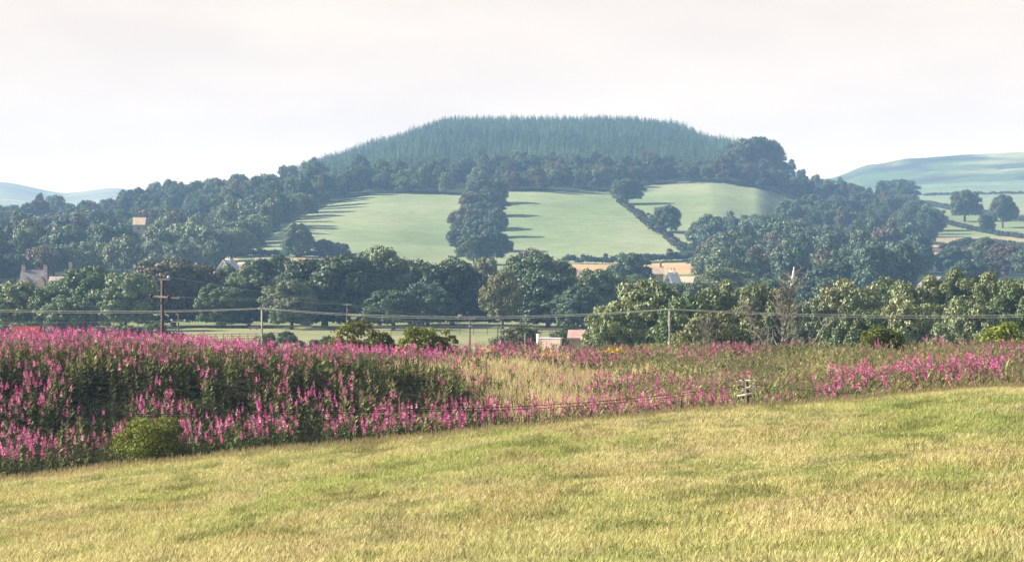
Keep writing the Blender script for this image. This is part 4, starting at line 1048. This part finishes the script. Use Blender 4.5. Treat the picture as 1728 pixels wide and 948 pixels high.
strip_plants(px[iw & ~inb], d[iw & ~inb], 81, 1.18, 'willowherb', 'willowherb', 'tall pink willowherb in flower covering the embankment', 'willowherb', flo[iw & ~inb], hk=(1 - .5 * hole)[iw & ~inb], dk=(1 - .35 * hole)[iw & ~inb])
strip_plants(px[iwe & ~inb], d[iwe & ~inb], 82, .85, 'weeds', 'weeds', 'dull green docks and tall weeds on the embankment', 'weeds')
strip_plants(px[idry], d[idry], 83, .62, 'dry', 'dry_grass', 'bleached straw coloured grass on the sunny part of the embankment', 'dry grass')
# ragwort
def ragwort(cpx, cd, n, w_, label, seed):
    r_ = np.random.default_rng(seed); g = at(cpx, cd)
    P = np.stack([g.x + r_.normal(0, w_, n), g.y + r_.normal(0, w_, n), np.zeros(n)], 1); P[:, 2] = Hxy(P[:, 0], P[:, 1]) + r_.uniform(.75, 1.0, n)
    V1 = leaf_quads(P, np.tile((0., -.5, .8), (n, 1)) + r_.normal(0, .4, (n, 3)), .035, r_)
    Q = P.copy(); Q[:, 2] -= r_.uniform(.1, .8, n); V2 = leaf_quads(Q, rand_dirs(n, r_), .05, r_)
    V = np.concatenate([V1, V2]); c = np.concatenate([np.tile((.72, .42, .02), (len(V1), 1)), np.tile((.10, .13, .04), (len(V2), 1))])
    tag(link('ragwort', mesh_np('ragwort', V, q4(len(V) // 4), mats=[M_VEG], col=c)), label, 'ragwort', kind='stuff')
ragwort(1035, 112, 80, .24, 'bright yellow ragwort patch on the crest right of the white wall', 91)
ragwort(932, 106, 30, .25, 'small yellow ragwort tuft in the middle of the bank', 92)
ragwort(818, 104, 22, .2, 'faint yellow ragwort tuft at the edge of the straw grass', 93)

# ------------------------------------------------------------------ meadow grass
def grass(n, dlo, dhi, seed, hgt):
    r_ = np.random.default_rng(seed); d = np.sqrt(r_.uniform(dlo ** 2, dhi ** 2, n)); x = r_.uniform(-1, 1, n) * (d * .205 + 6); px = CX + F * x / d; z = HH(px, d)
    p1 = fbm(x * .9 + 3, d * .30, 101, 4); p2 = fbm(x * 2.4, d * 1.1, 103, 3); p3 = fbm(x * .25, d * .10, 105, 4)
    green = np.clip(sstep(.47, .66, p1 * .55 + p2 * .30 + .15 * p3 + (x * .003)) , 0, 1) * .68
    straw = np.array((.51, .47, .20)); gr = np.array((.24, .285, .09)); pink = np.array((.44, .34, .17)); olive = np.array((.39, .41, .14))
    c = olive * (1 - sstep(.38, .58, p3))[:, None] + straw * sstep(.38, .58, p3)[:, None]
    c = c * (1 - green[:, None] * .9) + gr * green[:, None] * .9
    pk = sstep(.60, .72, fbm(x * .5, d * .3, 107, 3))[:, None] * .5; c = c * (1 - pk) + pink * pk
    tuft = sstep(.60, .70, fbm(x * 1.5 + 5, d * .7, 109, 3))[:, None] * .55; c = c * (1 - tuft) + np.array((.12, .14, .035)) * tuft
    pale = (sstep(.50, .62, fbm(x * .5 + 2, d * .25, 113, 3)) * .35)[:, None]; c = c * (1 - pale) + np.array((.60, .50, .28)) * pale
    c = c * r_.uniform(.80, 1.22, (n, 1))
    h = hgt * r_.uniform(.5, 1.35, n) * (1 - .45 * green) * (.8 + .5 * p2)
    a = r_.uniform(0, 6.28, n); wd = r_.uniform(.004, .010, n)
    U = np.stack([np.cos(a), np.sin(a), np.zeros(n)], 1) * wd[:, None]
    W = np.stack([r_.normal(.06, .16, n) * h * 2, r_.normal(0, .16, n) * h * 2, h], 1)
    B = np.stack([x, d, z - .01], 1)
    V = np.stack([B - U, B + U, B + W * .6 + U * .9 + np.array((0, 0, .02)), B + W], 1).reshape(-1, 3)
    return V, np.repeat(c, 4, 0)
V, c = grass(900000, 22, 76.6, 111, .13)
tag(link('meadow_grass', mesh_np('meadow_grass', V, q4(len(V) // 4), mats=[M_GRASSB], col=c)), 'dry yellow green grass covering the sloping meadow', 'grass', kind='stuff')
# fringe of seed heads along the meadow edge
r_ = np.random.default_rng(121); n = 11000
pxe = r_.uniform(-260, 1990, n); de = r_.normal(75.3, .9, n); xe = de * (pxe - CX) / F; ze = HH(pxe, de); h = r_.uniform(.12, .30, n)
B = np.stack([xe, de, ze], 1); W = np.stack([r_.normal(.05, .07, n), r_.normal(0, .07, n), h], 1)
V = np.stack([B, B + W * .6 + np.array((.01, 0, 0)), B + W, B + W * .6 - np.array((.01, 0, 0))], 1).reshape(-1, 3)
c = np.array((.52, .42, .22)) * r_.uniform(.7, 1.2, (n, 1))
tag(link('seeding_grass', mesh_np('seeding_grass', V, q4(n), mats=[M_GRASSB], col=np.repeat(c, 4, 0))), 'taller straw coloured seeding grass along the meadow edge', 'grass', kind='stuff')

# ------------------------------------------------------------------ air
hz = MB().box((0, 2050, 60), (7200, 4700, 160)).build('haze', bpy.data.materials.new('haze_air'))
# box must hold the whole ground
zs = []
for o in C.objects:
    if o.type == 'MESH' and o.get('kind') == 'structure':
        co = np.empty(len(o.data.vertices) * 3, np.float32); o.data.vertices.foreach_get('co', co); co = co.reshape(-1, 3); zs.append((co.min(0), co.max(0)))
mn = np.min([a for a, b in zs], 0); mx_ = np.max([b for a, b in zs], 0)
lo = Vector((mn[0] - 20, -40, mn[2] - 1)); hi = Vector((mx_[0] + 20, mx_[1] + 20, mx_[2] + 22))
hv = hz.data.vertices
ctr = Vector((0, 2050, 60))
for v in hv:
    v.co = Vector((lo.x if v.co.x < 0 else hi.x, lo.y if v.co.y < 2050 else hi.y, lo.z if v.co.z < 60 else hi.z))
print('HAZE BOX', lo, hi)
hm = hz.data.materials[0]; hm.use_nodes = True; t = hm.node_tree; t.nodes.clear()
mo = t.nodes.new('ShaderNodeOutputMaterial'); pv = t.nodes.new('ShaderNodeVolumePrincipled')
pv.inputs['Density'].default_value = HAZE_DENSITY; pv.inputs['Color'].default_value = HAZE_COLOR; pv.inputs['Anisotropy'].default_value = 0.0
t.links.new(pv.outputs[0], mo.inputs['Volume'])
tag(hz, 'thin bluish summer haze filling the valley air', 'haze', kind='stuff')
